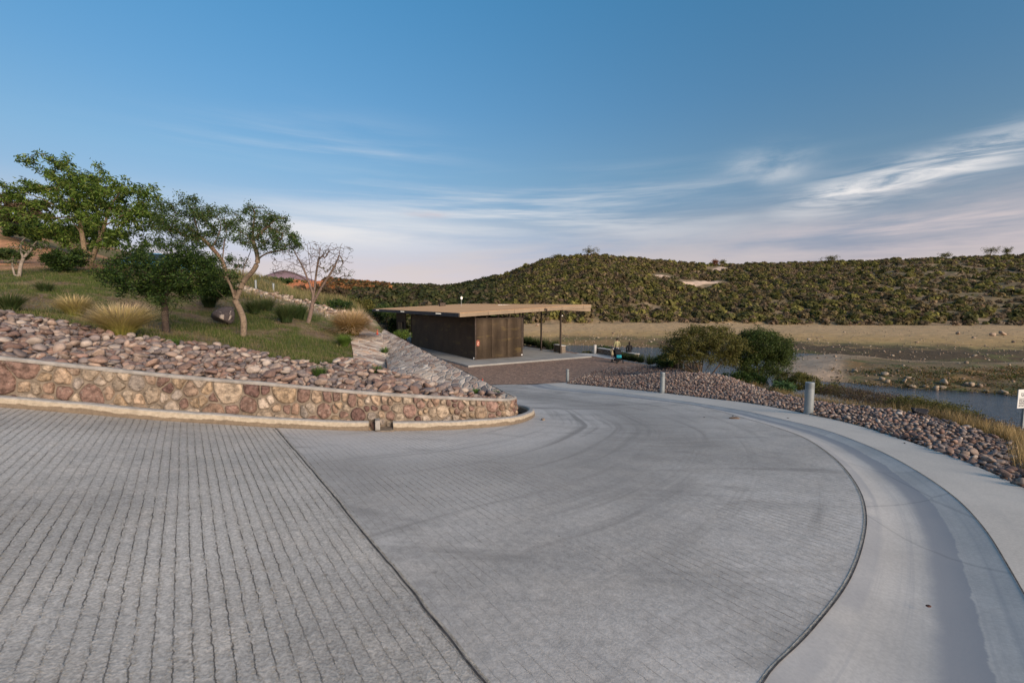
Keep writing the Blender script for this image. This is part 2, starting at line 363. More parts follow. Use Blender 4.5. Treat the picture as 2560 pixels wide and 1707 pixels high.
MAT['path'] = M_smooth_conc('pale path concrete', (.50, .49, .47), .0, (.3, .3, .3), None, .08)
MAT['stone'] = M_col('river stone', 9, .22, .75, .45, .012, spots=.35)
MAT['wstone'] = M_col('masonry stone', 13, .55, .9, 1.0, .03, world=True, spots=.30)
MAT['mortar'] = M_plain('mortar', (.19, .155, .12), .9, ns=9, amt=.28, bstr=.8)
MAT['cope'] = M_plain('mortar cap', (.30, .28, .255), .85, ns=7, amt=.2, bstr=.6)
MAT['leaf'] = M_col('leaf', 3, .2, .55, 0, trans=.34)
MAT['scrub'] = M_col('scrub leaf', 3, .2, .7, 0, trans=.42)
MAT['blade'] = M_col('grass blade', 3, .15, .7, 0, trans=.25)
MAT['bark'] = M_col('bark', 14, .35, .9, .8, .02)
MAT['terrain'] = M_col('dry ground', .8, .20, .95, .6, .2, world=True)
MAT['soil'] = M_col('garden soil', 5, .35, .95, .6, .03, world=True)
MAT['flag'] = M_flag('flagstone paving', 2.3, 1, (.54, .485, .43), PAVC, .055, (1.0, 1.7, 1), R(8))
MAT['flag2'] = M_flag('flagstone slope', 2.3, 1, (.54, .47, .40), PAVC, .055, (2.5, 1.0, 1), R(-33))
MAT['plaza'] = M_flag('cobbled plaza', 7.0, 1, (.20, .15, .115), [(0, (.27, .175, .13)), (.5, (.32, .215, .16)), (1, (.235, .16, .12))], .05)
MAT['galv'] = M_plain('painted grey metal', (.27, .30, .31), .45, .3, 4, .08)
MAT['steel'] = M_plain('dark weathered steel', (.055, .042, .034), .5, .5, 5, .3)
MAT['dark'] = M_plain('dark slot', (.02, .02, .02), .9)

# ================================================================ ground surfaces
ZP = -4.40                                            # plaza level (the eye is at 0)
ROADP = [(0,0,-1.6),(-3,-3,-.91),(-10,0,-.4),(-7.2,6.2,-1.41),(-2.7,7.7,-2.13),(-.65,9.3,-2.4),(.5,10.4,-2.62),(-12,5,-.7),(-4,3,-1.45),
 (1.2,2.05,-1.85),(3.4,4.2,-2.0),(4.4,6.7,-2.25),(5.5,4.7,-2.05),(6.9,7.4,-2.33),(7.4,11,-2.68),(6,17.6,-3.4),(3.25,25.5,-4.38),(0,24.5,-4.38),
 (2.5,11,-2.75),(3,15,-3.25),(1,19,-3.8),(0,-5,-1.0),(6,-2,-1.6),(-1,14,-3.1),(-3,24,-4.38),(-15,-4,.3),(9,3,-1.9)]
zroad = TPS(ROADP, .02)
def curve(pts, zf, st=.12, pre=(), post=()):
    P = [hit(x, y, zf) for x, y in pts]
    return smooth(spline(list(pre) + P + list(post), 8), st, 4)
def zz(x, y, zf): return np.array([x, y, float(zf(x, y))])
kerb_px = [(0,1018),(90,1025.5),(208,1034.6),(357,1048),(520,1058.5),(700,1069.5),(820,1074.5),(940,1077),(1060,1076),(1144,1073.5),(1246,1065.6),(1290,1060),(1320,1051),(1336,1041),(1335,1033),(1322,1026.5),(1300,1022),(1278,1019)]
KB = curve(kerb_px, zroad, .1, pre=[zz(-14, 3.6, zroad), zz(-10.5, 4.7, zroad)], post=[zz(-.6, 13.6, zroad), zz(-2.0, 16.5, zroad), zz(-3.6, 20, zroad), zz(-5.2, 24.3, zroad)])
E1 = curve([(1905,1707),(1967,1648),(2033.5,1570),(2105,1482),(2143,1408),(2164.5,1327),(2164.5,1274),(2148,1222),(2105,1162.5),(2057,1122),(2005,1091),(1938,1067),(1862,1045),(1795,1026),(1726,1011),(1631,999.5),(1520,987),(1400,976),(1330,970.5)], zroad, .12,
           pre=[zz(-1.6, -3.2, zroad), zz(-.2, .3, zroad)], post=[zz(.2, 24.2, zroad)])
E2 = curve([(2560,1484),(2510,1398),(2462,1322),(2391,1246),(2295.5,1179),(2200,1127),(2105,1088.6),(2040,1068),(1960,1049),(1862,1027),(1740,1007),(1631,992),(1520,979),(1400,967.5)], zroad, .12,
           pre=[zz(.3, -3.2, zroad), zz(.9, -.9, zroad), zz(1.75, .6, zroad), zz(2.62, 1.82, zroad)], post=[zz(1.9, 24.3, zroad)])
E3 = curve([(2560,1219.6),(2462,1174),(2367,1136),(2271.7,1103),(2176,1072),(2100,1052),(2025,1036),(1890.6,1010),(1760,994),(1631,979),(1536,969.7),(1468,963),(1418,958.8)], zroad, .12,
           pre=[zz(2.6, -3.2, zroad), zz(3.5, -.1, zroad), zz(4.55, 2.3, zroad), zz(5.3, 3.8, zroad)], post=[zz(3.1, 24.4, zroad)])
def region(name, poly, zf, step, mat, lift=0.0, attrf=None, colf=None, bstep=None, jit=.25):
    P = np.asarray(poly, float)[:, :2]
    Q = resample(np.vstack([P, P[:1]]), bstep or step)[:-1]
    lo, hi = Q.min(0), Q.max(0)
    gx, gy = np.meshgrid(np.arange(lo[0], hi[0], step), np.arange(lo[1], hi[1], step)); gx = gx.ravel(); gy = gy.ravel()
    r = np.random.default_rng(len(Q)); gx = gx + r.uniform(-jit, jit, gx.shape) * step; gy = gy + r.uniform(-jit, jit, gy.shape) * step
    k = inpoly(Q, gx, gy); gx = gx[k]; gy = gy[k]
    k = dist_curve(np.vstack([Q, Q[:1]]), gx, gy) > step * .35; gx = gx[k]; gy = gy[k]
    pts = [Vector(p) for p in np.vstack([Q, np.stack([gx, gy], -1)])]
    n = len(Q); vs, _, fs, *_ = delaunay_2d_cdt(pts, [(i, (i + 1) % n) for i in range(n)], [], 1, 1e-5)
    V = np.array([(v.x, v.y) for v in vs]); z = zf(V[:, 0], V[:, 1]) + lift
    fa = np.array([tuple(f) for f in fs if len(f) == 3])
    a, b, c = V[fa[:, 0]], V[fa[:, 1]], V[fa[:, 2]]
    s = (b[:, 0] - a[:, 0]) * (c[:, 1] - a[:, 1]) - (b[:, 1] - a[:, 1]) * (c[:, 0] - a[:, 0]); fa[s < 0] = fa[s < 0][:, ::-1]
    fa = fa[np.abs(s) > 1e-8]
    o = mk(name, np.c_[V, z], fa, mat, smoothf=True, col=None if colf is None else colf(V[:, 0], V[:, 1]), attrs=None if attrf is None else attrf(V[:, 0], V[:, 1]))
    o['kind'] = 'structure'; return o
# road slabs, parted by the transverse joint
J0 = hit(688, 1069.5, zroad); J1 = hit(1215, 1707, zroad); jd = (J1 - J0)[:2]; jd = jd / np.linalg.norm(jd)
JE = J1[:2] + jd * 6.0
kl = np.argmin(np.linalg.norm(KB[:, :2] - J0[:2], axis=1))
def snap(C, p): return int(np.argmin(np.linalg.norm(C[:, :2] - p, axis=1)))
arcf = lambda C: (lambda x, y: {'arc': dist_curve(C, x, y)})
gap = np.array([jd[1], -jd[0]]) * .006
left_poly = np.vstack([KB[:kl + 1, :2], J0[:2] + gap * 0, JE, [-3, -9], [-16, -9], [-15, 2]])
region('road', left_poly, zroad, .16, MAT['rough'], attrf=lambda x, y: {'arc': dist_curve(E1, x, y), 'kd': dist_curve(KB, x, y)}, bstep=.12)
right_poly = np.vstack([(J0[:2]), KB[kl + 1:, :2], E1[::-1, :2], JE])
region('road', right_poly + 0.0, zroad, .18, MAT['fineg'], attrf=lambda x, y: {'arc': dist_curve(E1, x, y), 'kd': dist_curve(KB, x, y)}, bstep=.12)
def swf(x, y):
    a = dist_curve(E1, x, y); b = dist_curve(E2, x, y); return zroad(x, y) - .05 * np.sin(a / (a + b + 1e-6) * math.pi)
region('swale', np.vstack([E1[:, :2], E2[::-1, :2]]), swf, .16, MAT['apron'], attrf=lambda x, y: {'arc': 1.9 * dist_curve(E1, x, y) / (dist_curve(E1, x, y) + dist_curve(E2, x, y) + 1e-6)}, bstep=.12)
region('walkway', np.vstack([E2[:, :2], E3[::-1, :2]]), zroad, .16, MAT['walk'], attrf=arcf(E2), bstep=.12)
# joints: shallow dark gaps laid as thin strips
def strip(name, C, wd, zf, lift, mat):
    C = np.asarray(C)[:, :2]; t = np.gradient(C, axis=0); t /= np.linalg.norm(t, axis=1)[:, None] + 1e-9; nrm = np.stack([-t[:, 1], t[:, 0]], -1)
    j = 1 + .5 * (fbm(np.arange(len(C)) * .35, 0 * t[:, 0], 5) - .5)
    A = C + nrm * (wd * j)[:, None] / 2; B = C - nrm * (wd * j)[:, None] / 2; n = len(C)
    V = np.vstack([np.c_[A, zf(A[:, 0], A[:, 1]) + lift], np.c_[B, zf(B[:, 0], B[:, 1]) + lift]])
    f = np.array([(i, n + i, n + i + 1, i + 1) for i in range(n - 1)]); o = mk(name, V, f, mat); o['kind'] = 'structure'; return o
MAT['joint'] = M_plain('joint dirt', (.075, .07, .068), .95, ns=20, amt=.5)
MAT['lip'] = M_plain('crumbled joint lip', (.40, .36, .30), .95, ns=26, amt=.35, bstr=.8)
jl = resample(np.array([J0[:2], JE]), .06); wob = (fbm(np.arange(len(jl)) * .25, 0 * jl[:, 0], 9) - .5) * .02
jl = jl + np.outer(wob, [jd[1], -jd[0]])
strip('road_joint', jl, .012, zroad, .004, MAT['joint']); strip('road_joint', jl - np.array([jd[1], -jd[0]]) * .018, .012, zroad, .003, MAT['lip'])
strip('road_joint', E1, .009, zroad, .004, MAT['joint']); strip('road_joint', smooth(E1[:190:3, :2], .08, 1) + np.array([-.013, .006]), .010, zroad, .003, MAT['lip'])
strip('road_joint', E2, .008, zroad, .004, MAT['joint'])
# ---- kerb curve products
def offset(C, d):
    C = np.asarray(C)[:, :2]; t = np.gradient(C, axis=0); t /= np.linalg.norm(t, axis=1)[:, None]; return C + np.stack([-t[:, 1], t[:, 0]], -1) * d
def zoff(C): return zroad(C[:, 0], C[:, 1])
# ---- retaining wall line: follows the kerb, then leaves it before the tip
iT = snap(KB, hit(1150, 1073, zroad)[:2])
WL = offset(KB[:iT], .27)
tipb = hit(1240, 1057.5, zroad); tipc = hit(1284, 1050.5, zroad)
wall_end = [tipb[:2], tipc[:2] + np.array([-.02, 0]), tipc[:2] + np.array([.02, .35]), tipc[:2] + np.array([-.30, .95]), tipc[:2] + np.array([-.75, 1.7])]
WL = smooth(spline(np.vstack([WL[::12], wall_end]), 8), .06, 5)
wt_px = [(-400,862),(-150,878),(0,889.5),(208,913),(476,941),(700,958.5),(888,977.5),(1007,985),(1156,993.5),(1250,996.5),(1287,996)]
def pxof(p):
    p = np.asarray(p); yy = p[..., 1] * CP - p[..., 2] * SP; return 1280 + F * p[..., 0] / yy, 853.5 - F * (p[..., 1] * SP + p[..., 2] * CP) / yy
def z_from_py(x, y, py):
    v = (853.5 - py) / F; return y * (v * CP - SP) / (CP + v * SP)
WB = zoff(WL) ; wx, _ = pxof(np.c_[WL, WB]); wx = np.where(WL[:, 1] > 0.5, wx, -400)
WT = z_from_py(WL[:, 0], WL[:, 1], np.interp(wx, [a for a, b in wt_px], [b for a, b in wt_px]))
it_ = int(np.argmax(wx > 1282)) if (wx > 1282).any() else len(wx) - 1
ztip = WT[it_]
for i in range(len(WL)):
    if i > it_: WT[i] = ztip
m_ = WL[:, 0] < -9.5; 
if m_.any():
    i0 = np.where(~m_)[0][0]; WT[:i0] = WB[:i0] + (WT[i0] - WB[i0])
WT = np.convolve(np.pad(WT, 8, 'edge'), np.ones(17) / 17, 'valid')
WALL = np.c_[WL, WB, WT]
print('wall heights', (WT - WB)[::40].round(2), 'tip', WL[it_], ztip)
# ---- garden mound
TIP = np.array([WL[it_][0], WL[it_][1], ztip])
G = [(0,787,10.3),(560,872,11),(880,908,12),(868,838,19.5),(605,840,14),(415,830,12.2),(765,805,18),(565,812,16),(225,672,20),(40,690,17),(950,832,19.8),
     (30,650,24),(30,590,33),(20,545,42),(120,592,40),(220,640,38),(350,680,38),(-400,610,24),(-500,720,14),(300,676,22.5),(450,722,20),(500,755,18.5),(640,735,26),(700,745,24),(800,775,22.5),(860,790,22.5),(620,703,34),(700,712,32),(850,752,30),
     (500,692,40),(975,936,13.3),(1060,947,12.2),(1160,977,11.5)]
GP = [tuple(W(*g)) for g in G]
GP += [(WALL[i][0], WALL[i][1], WALL[i][3] - .03) for i in range(0, it_, 14)]
GP += [tuple(W(958, 825.5, 22)), (-14, 33, -.6), (-20, 44, -.4), (-60, 52, 9), (-40, 5, 2.0)]
zg = TPS(GP, .05)
# paved slope: crease and bed line on the left, straight free edge on the right
Bf = W(960, 825, 22.0); Lpx = [(952, 834), (957, 860), (965, 895), (977, 938), (1060, 957), (1160, 981), (1225, 991.5), (1262, 995.5)]
Lp = np.array([hit(x, y, zg, 4) for x, y in Lpx]); 
tt = np.linspace(0, 1, 60); Lp = resample(Lp, .05);  Lp = np.array([Lp[int(round(a * (len(Lp) - 1)))] for a in tt]); Lp[-1] = TIP + np.array([-.12, -.06, .0])
Rp = Bf[None] * (1 - tt[:, None]) + TIP[None] * tt[:, None]; Rp[:, 2] += .03
V = []; NS = 26
for a, b in zip(Lp, Rp):
    for k in range(NS):
        t_ = k / (NS - 1); V.append(a * (1 - t_) + b * t_)
V = np.array(V); V[:, 2] += (fbm(V[:, 0] * 3, V[:, 1] * 3, 4) - .5) * .05
fa = np.array([(i * NS + k, i * NS + k + 1, (i + 1) * NS + k + 1, (i + 1) * NS + k) for i in range(59) for k in range(NS - 1)])
iC = int(np.argmin(np.linalg.norm(Lp[:, :2] - hit(977, 938, zg, 4)[:2], axis=1)))
# its outer retaining side goes down to the plaza
Rq = resample(Rp, .4); sk = []
for p in Rq: sk += [p + np.array([0, 0, .012]), np.array([p[0] + .35, p[1] + .2, min(ZP, p[2] - 1) - .3])]
nb = len(V); V = np.vstack([V, sk]); fb = np.array([(nb + 2 * i, nb + 2 * i + 1, nb + 2 * i + 3, nb + 2 * i + 2) for i in range(len(Rq) - 1)])
o = mk('paved_slope', V, np.vstack([fa, fb]), MAT['flag2'], smoothf=False); o['kind'] = 'structure'
# lawn and bed sheet
gd = np.array([-.52, .854]); far_e = Bf[:2] + gd * 26
lawn_poly = np.vstack([offset(WL[:it_], .12), Lp[::-1, :2][1:], Bf[:2], far_e, [-48, 52], [-52, 0], [-16, 4.0]])
BED_px = [(-300,770),(0,787),(80,797),(200,822),(300,842),(430,860),(560,872),(640,889),(700,905),(780,913),(840,914),(885,908)]
BEDT = np.array([hit(x, y, zg, 3)[:2] for x, y in BED_px]); BEDT = smooth(BEDT, .2, 3)
bed_poly = np.vstack([offset(WL[:it_], .10)[int(len(WL) * .12):], (Lp[iC:, :2] + np.array([-.06, -.10]))[::-1], BEDT[::-1]])
PAVL = np.array([hit(x, y, zg, 3)[:2] for x, y in [(885,908),(882,880),(876,850),(868,838)]]); PAVL = smooth(PAVL, .2, 2)
pav_poly = np.vstack([PAVL, [Bf[:2] + np.array([-1.2, .3])], Lp[:iC + 1, :2]])
LEDGE = np.array([hit(x, y, zg, 3)[:2] for x, y in [(560,712),(620,728),(700,748),(780,770),(850,792),(900,800)]])
def lawn_col(x, y):
    n = fbm(x * .8, y * .8, 1); n2 = fbm(x * 3, y * 3, 2); n3 = fbm(x * .25, y * .25, 8)
    grass = np.array([.075, .095, .022]); dry = np.array([.19, .15, .085]); soil = np.array([.15, .105, .075]); cut = np.array([.42, .22, .12])
    k = sst(n + .3 * n2, .62, .85)[:, None]; c = grass * (1 - k) + dry * k
    k = sst(n2 + .35 * n, .74, .90)[:, None]; c = c * (1 - k) + soil * k
    d = np.hypot(x, y); hz = zg(x, y)
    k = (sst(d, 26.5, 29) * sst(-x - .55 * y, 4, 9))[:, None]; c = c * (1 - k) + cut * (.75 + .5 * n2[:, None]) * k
    k = (sst(n3 + .4 * n, .55, .8) * sst(d, 26, 34))[:, None]; c = c * (1 - k) + np.array([.13, .11, .05]) * k
    ld = dist_curve(LEDGE, x, y); k = (sst(ld, 1.15, .6) * sst(n2 + .4 * n, .36, .60))[:, None]; c = c * (1 - k) + np.array([.38, .30, .24]) * (.45 + 1.0 * fbm(x * 4, y * 1.5, 3)[:, None]) * k
    b = inpoly(bed_poly, x, y)[:, None]; return np.where(b, np.array([.10, .078, .062]), c)
def zlawn(x, y):
    ld = dist_curve(LEDGE, x, y); inb = inpoly(bed_poly, x, y)
    far = sst(np.hypot(x, y), 12, 22)
    return zg(x, y) + (fbm(x * 1.2, y * 1.2, 6) - .5) * .10 * (~inb) * far + sst(ld, 1.3, .5) * .25 * fbm(x * 2.2, y * 2.2, 7) - .012
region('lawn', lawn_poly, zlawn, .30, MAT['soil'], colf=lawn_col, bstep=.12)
region('paved_slope', pav_poly, lambda x, y: zg(x, y) + .03 + (fbm(x * 3, y * 3, 4) - .5) * .04, .2, MAT['flag'])
# ---- plaza, slab, path
plz = [(1170, 975), (1418, 957.5), (1445, 948), (1484, 931.6), (1522, 923.4), (1570, 920), (1630, 918.5), (1688, 922.5), (1618, 912), (1554, 901.5), (1520, 896)]
pj = [onz(x, y, ZP)[:2] for x, y in plz]
region('plaza', np.vstack([[-6.5, 24.0], [0, 24.32], pj[1:], [4, 46], [-14, 75], [-42, 62], [-24, 40], [-9, 24.0]]), lambda x, y: 0 * x + ZP, 1.2, MAT['plaza'])
strip('road_joint', smooth(np.vstack([[-4, 24.05], [0, 24.38], [1.6, 24.5], pj[1]]), .3, 1), .30, lambda x, y: 0 * x + ZP, .012, MAT['joint'])
# ---- building frame of reference
RD = np.array([math.sin(R(58.7)), math.cos(R(58.7)), 0]); LD = np.array([-RD[1], RD[0], 0]); UP = np.array([0, 0, 1.])
ZS = -4.28; K = onz(1170.4, 913.8, ZS)
def B(r, l, z=ZS): return K * [1, 1, 0] + RD * r + LD * l + UP * z
# slab right end at px 1479
def solve_r(px, l=0):
    for r in np.arange(0, 40, .02):
        q = B(r, l)
        if pxof(q)[0] > px: return r
SR = solve_r(1479)
mb = MB(); c_ = B(SR / 2, 15, ZS - .12); mb.box(c_, (SR, 30, .24), (RD, LD, UP), bev=.02); o = mb.build('terrace_slab', MAT['conc']); o['kind'] = 'structure'
edge = [onz(x, y, ZP + .03)[:2] for x, y in [(1479,889.5),(1535,899),(1550,892),(1533,888.5),(1495,884),(1456,882.5),(1440,884)]]
region('path', np.vstack([edge, B(SR - .3, 2.5)[:2]]), lambda x, y: 0 * x + ZP + .03, 1.0, MAT['path'])
# ---- right bank
GL0 = [(1700,924,30),(1760,946,27),(1850,967,21.5),(1935,986,18.5),(2000,1003,16.6),(2080,1017,14.8),(2150,1030,13.2),(2240,1040,12),(2330,1048,11),(2420,1075,9.7),(2560,1118,8.1)]
nb_ = [(x, y, z) for x, y, z in E3[::18]]
RBP = nb_ + [(p[0], p[1], ZP + .02) for p in pj[1:8]] + [tuple(W(*g)) for g in GL0]
for q_ in pj[1:8]:
    j_ = int(np.argmin(np.linalg.norm(E3[:, :2] - q_, axis=1)))
    for a_ in (.3, .6, .85): RBP.append((*(E3[j_, :2] * (1 - a_) + q_ * a_), E3[j_, 2] * (1 - a_) + ZP * a_))
RBP += [(8, -2, -2.2), (11, 5, -3.6), (15, 12, -5.3), (22, 18, -8.2), (17, 27, -8.2), (12, 34, -8.0), (28, 8, -8.2), (26, -4, -8.2), (8.5, 44, -8.2), (19, 20, -7.2), (12.5, 22, -5.4)]
zr = TPS(RBP, .03)
pg = [onz(x, y, ZP)[:2] for x, y in [(1418,957.5),(1445,948),(1484,931.6),(1522,923.4),(1570,920),(1630,918.5),(1688,922.5)]]
bank_poly = np.vstack([E3[:, :2], pg, [8.5, 31.5], [10, 36], [7, 45], [9, 48], [16, 36], [22, 30], [27, 22], [33, 10], [32, -6], [4.2, -4]])
GRASSL = np.array([W(*g)[:2] for g in GL0])
GRASSL = smooth(np.vstack([GRASSL, [6.8, 5.5], [6.3, 1], [5.6, -3]]), .2, 3)
rock_poly = np.vstack([E3[:, :2], pg, GRASSL])
def bank_col(x, y):
    n = fbm(x * .7, y * .7, 21)[:, None]; b = inpoly(rock_poly, x, y)[:, None]
    return np.where(b, np.array([.09, .07, .06]), np.array([.20, .15, .085]) * (.6 + .7 * n))
region('bank', bank_poly, lambda x, y: zr(x, y) - .012, .35, MAT['soil'], colf=bank_col, bstep=.12)
# low plaza edge walls towards the water
# ================================================================ far terrain, lake
ZW = -8.0
naz, nr = 760, 330
AZ = np.linspace(R(-75), R(62), naz)
SKY = [(-1500,690),(0,690),(560,700),(700,697),(800,702),(890,709),(940,712),(1000,715),(1100,720),(1150,715),(1200,705),(1260,690),(1320,665),(1370,652),(1420,647),(1475,642),(1540,646),(1600,652),(1680,659),(1760,664),(1850,664),(1950,660),(2050,657),(2150,655),(2250,651),(2350,649),(2450,645),(2560,640),(3300,600)]
azp = lambda px: np.arctan((np.asarray(px, float) - 1280) / F * 1.0)
skaz = azp([a for a, b in SKY])
def prof(tab, az): return np.interp(az, [float(azp(a)) for a, b in tab], [b for a, b in tab])
def far_height(az, r):
    pyr = np.interp(az, skaz, [b for a, b in SKY])
    rr = prof([(-1500,300),(700,420),(900,400),(1150,360),(1260,300),(1450,255),(1700,275),(2000,300),(2560,290),(3300,300)], az)
    rs = prof([(-1500,80),(900,88),(1300,84),(1430,90),(1640,84),(1800,80),(1964,76),(2164,68),(2433,60),(2560,61),(3300,58)], az) / np.cos(az)
    rb = prof([(-1500,110),(900,118),(1300,128),(1640,140),(2000,135),(2560,125),(3300,120)], az) / np.cos(az)
    zb = (765 - prof([(-1500,800),(900,800),(1300,808),(1640,805),(2100,812),(2560,812),(3300,812)], az)) / F * rb * np.cos(az)
    zt = (765 - pyr) / F * rr
    rr = rr / np.cos(az)
    zs = ZW + .0
    a = np.clip((r - rs) / (rb - rs), 0, 1); z1 = zs + (zb - zs) * (.22 * sst(a, 0, .12) + .78 * a ** 1.15)
    b = np.clip((r - rb) / (rr - rb), 0, 1); z2 = zb + (zt - zb) * (b ** 1.02 * (1 - .15 * np.sin(b * math.pi) * -1) if False else b ** .95)
    z3 = zt - (r - rr) * .10
    bd = ZW - np.clip((rs - r) * .35, 0, 1.6)
    z = np.where(r < rs, bd, np.where(r < rb, z1, np.where(r < rr, z2, z3)))
    lake = sst(az, R(-12), R(-4)); zl = ZP - .45
    zl = np.where(r < rb, zl + (zb - zl) * sst(r, rs * .8, rb), z)
    z = z * lake + zl * (1 - lake)
    return z, rs, rb, rr, lake
def terr(x, y):
    r = np.hypot(x, y); az = np.arctan2(x, y); z, rs, rb, rr, lake = far_height(az, r)
    hill = sst(r, rb, rb + 25) * sst(r, rr * 1.6, rr)
    z = z + hill * ((fbm(x * .03, y * .03, 31) - .5) * 7.0 * sst(r, rb, rb + 80) * (1 - .72 * sst(r, rr - 60, rr)) + (fbm(x * .15, y * .15, 33, 3) - .5) * 1.6)
    z = z + (1 - hill) * (fbm(x * .2, y * .2, 35, 3) - .5) * .35 * sst(r, rs + 2, rs + 10)
    return z
rad = np.concatenate([np.linspace(0, 40, 9)[:-1], np.geomspace(40, 420, 230), np.geomspace(430, 6000, nr - 238)])
A_, R_ = np.meshgrid(AZ, rad, indexing='ij'); X = (R_ * np.sin(A_)).ravel(); Y = (R_ * np.cos(A_)).ravel(); Z = np.empty(X.size)
for i in range(0, X.size, 60000): Z[i:i + 60000] = terr(X[i:i + 60000], Y[i:i + 60000])
near = (np.hypot(X, Y) < 62)
zn = np.where((X < 7.5) & (Y < 45), ZP - 1.0, np.where(np.arctan2(X, Y) < R(-9), ZP - .5, ZW - 2.0)); zn = np.where((X > 2) & (X < 12) & (Y < 30), -6.5, zn)
zn = np.where(X > 12, ZW - 2.0, zn)
kk = sst(np.hypot(X, Y), 52, 62); Z = np.where(near, zn * (1 - kk) + Z * kk, Z)
r_ = np.hypot(X, Y); az_ = np.arctan2(X, Y); _, rs_, rb_, rr_, lk_ = far_height(az_, r_)
def mixc(c, col, k): k = np.clip(k, 0, 1)[:, None]; return c * (1 - k) + np.asarray(col) * k
n1 = fbm(X * .06, Y * .06, 41); n2 = fbm(X * .35, Y * .35, 42); n3 = fbm(X * 1.2, Y * 1.2, 43)
c = np.ones((X.size, 3)) * np.array([.40, .268, .118])                                   # beach
a_ = np.clip((r_ - rs_) / (rb_ - rs_), 0, 1)
c = mixc(c, (.42, .29, .155), sst(a_ + .3 * n2, .45, .8)); c = mixc(c, (.30, .23, .09), sst(a_ + .4 * n1, .55, .4) * sst(a_, .1, .2))
c = mixc(c, (.085, .060, .034), sst(a_ - .15 * n2, .13, .03) * sst(az_, R(12), R(30)) + .6 * sst(a_ - .3 * n2, .18, .0))
c = mixc(c, (.10, .10, .035), sst(n2, .5, .7) * sst(a_, .3, .1) * .8)
hillk = sst(r_ + 14 * (n1 - .5) + 6 * (n2 - .5), rb_ - 2, rb_ + 3); c = mixc(c, (.17, .13, .075), hillk); c = mixc(c, (.26, .19, .12), hillk * sst(n1 + .3 * n2, .62, .85)); c = mixc(c, (.09, .085, .04), hillk * sst(n2, .5, .75))
red = hillk * sst(az_, R(-16.2), R(-18.2)) * sst(r_, rr_ - 260, rr_ - 140); c = mixc(c, (.62, .20, .07), red * .9)  # sunset light on the far hillside, put into the ground colour
# dirt track on the hill
def trackd(pts):
    P = []
    for px, py in pts:
        rr0 = ray(px, py); t = np.linspace(100, 420, 900); xs = rr0[0] / rr0[1] * t; ys = t; h = rr0[2] / rr0[1] * t - terr(xs, ys); k = np.where(h < 0)[0]
        k = k[0] if len(k) else 700
        P.append((xs[k], ys[k]))
    return P
TR1 = trackd([(1722,711),(1745,707),(1765,705),(1785,706)]); TR2 = trackd([(1628,691),(1645,690),(1662,690)]); TR3 = trackd([(1795,674),(1800,670),(1806,668)])
hk = (r_ > 100) & (r_ < 420) & (az_ > R(10)) & (az_ < R(32))
for T_, wd in ((TR1, 3.6), (TR2, 3.0), (TR3, 3.4)):
    d = dist_curve(np.array(T_), X[hk], Y[hk]); c[hk] = mixc(c[hk], (.62, .46, .34), sst(d, wd, wd * .6))
c *= (.80 + .4 * n3)[:, None]
idx = np.arange(naz * len(rad)).reshape(naz, len(rad))
fa = np.stack([idx[:-1, :-1].ravel(), idx[:-1, 1:].ravel(), idx[1:, 1:].ravel(), idx[1:, :-1].ravel()], -1)
o = mk('ground', np.stack([X, Y, Z], -1), fa, MAT['terrain'], smoothf=True, col=c); o['kind'] = 'structure'
# wide land behind the camera so the sheet reaches the horizon all round
o = mk('ground', [(-6000, -6000, -9.5), (6000, -6000, -9.5), (6000, -9, -9.5), (-6000, -9, -9.5)], [(0, 1, 2, 3)], M_plain('far dry land', (.22, .17, .10), .95)); o['kind'] = 'structure'
# distant mountain
def mound(name, az0, halfw, dist, pyt, base, colr, seed):
    n, m = 70, 24; V = []
    for i in range(n):
        for j in range(m):
            u = i / (n - 1) * 2 - 1; v = j / (m - 1) * 2 - 1; x = math.sin(az0) * dist + u * halfw; y = math.cos(az0) * dist + v * halfw * .7
            h = max(0, 1 - math.sqrt(u * u + v * v)) ; h = h * (1.35 - .35 * h)
            V.append((x, y, base + h * ((765 - pyt) / F * dist * math.cos(az0) - base) * (1 - .18 * float(fbm(u * 4 + seed, v * 4, seed)) * (1 - h))))
    f = np.array([(i * m + j, (i + 1) * m + j, (i + 1) * m + j + 1, i * m + j + 1) for i in range(n - 1) for j in range(m - 1)])
    o = mk(name, V, f, M_plain('haze-tinted mountain', colr, .95, ns=.01, amt=.25), smoothf=True); o['kind'] = 'structure'
mound('mountain', float(azp(716)), 330, 1900, 674, -10, (.20, .135, .15), 3)  # dusky purple haze is put into the surface colour
# lake
m, t, b = newmat('lake water'); b.inputs['Base Color'].default_value = (.045, .058, .075, 1); b.inputs['Roughness'].default_value = .12; b.inputs['IOR'].default_value = 1.33; b.inputs['Specular IOR Level'].default_value = .5
P = pos(t); bump(t, b, t.math('ADD', t.noise(t.scale(P, .8, 2.2, 1, R(-20)), 1.6, 5, .6, .6), t.math('MULTIPLY', t.noise(P, .15, 3), .6)), .55, .12)
o = mk('lake', [(-40, 20, ZW), (600, -60, ZW), (600, 420, ZW), (-40, 420, ZW)], [(0, 1, 2, 3)], m); o['kind'] = 'structure'
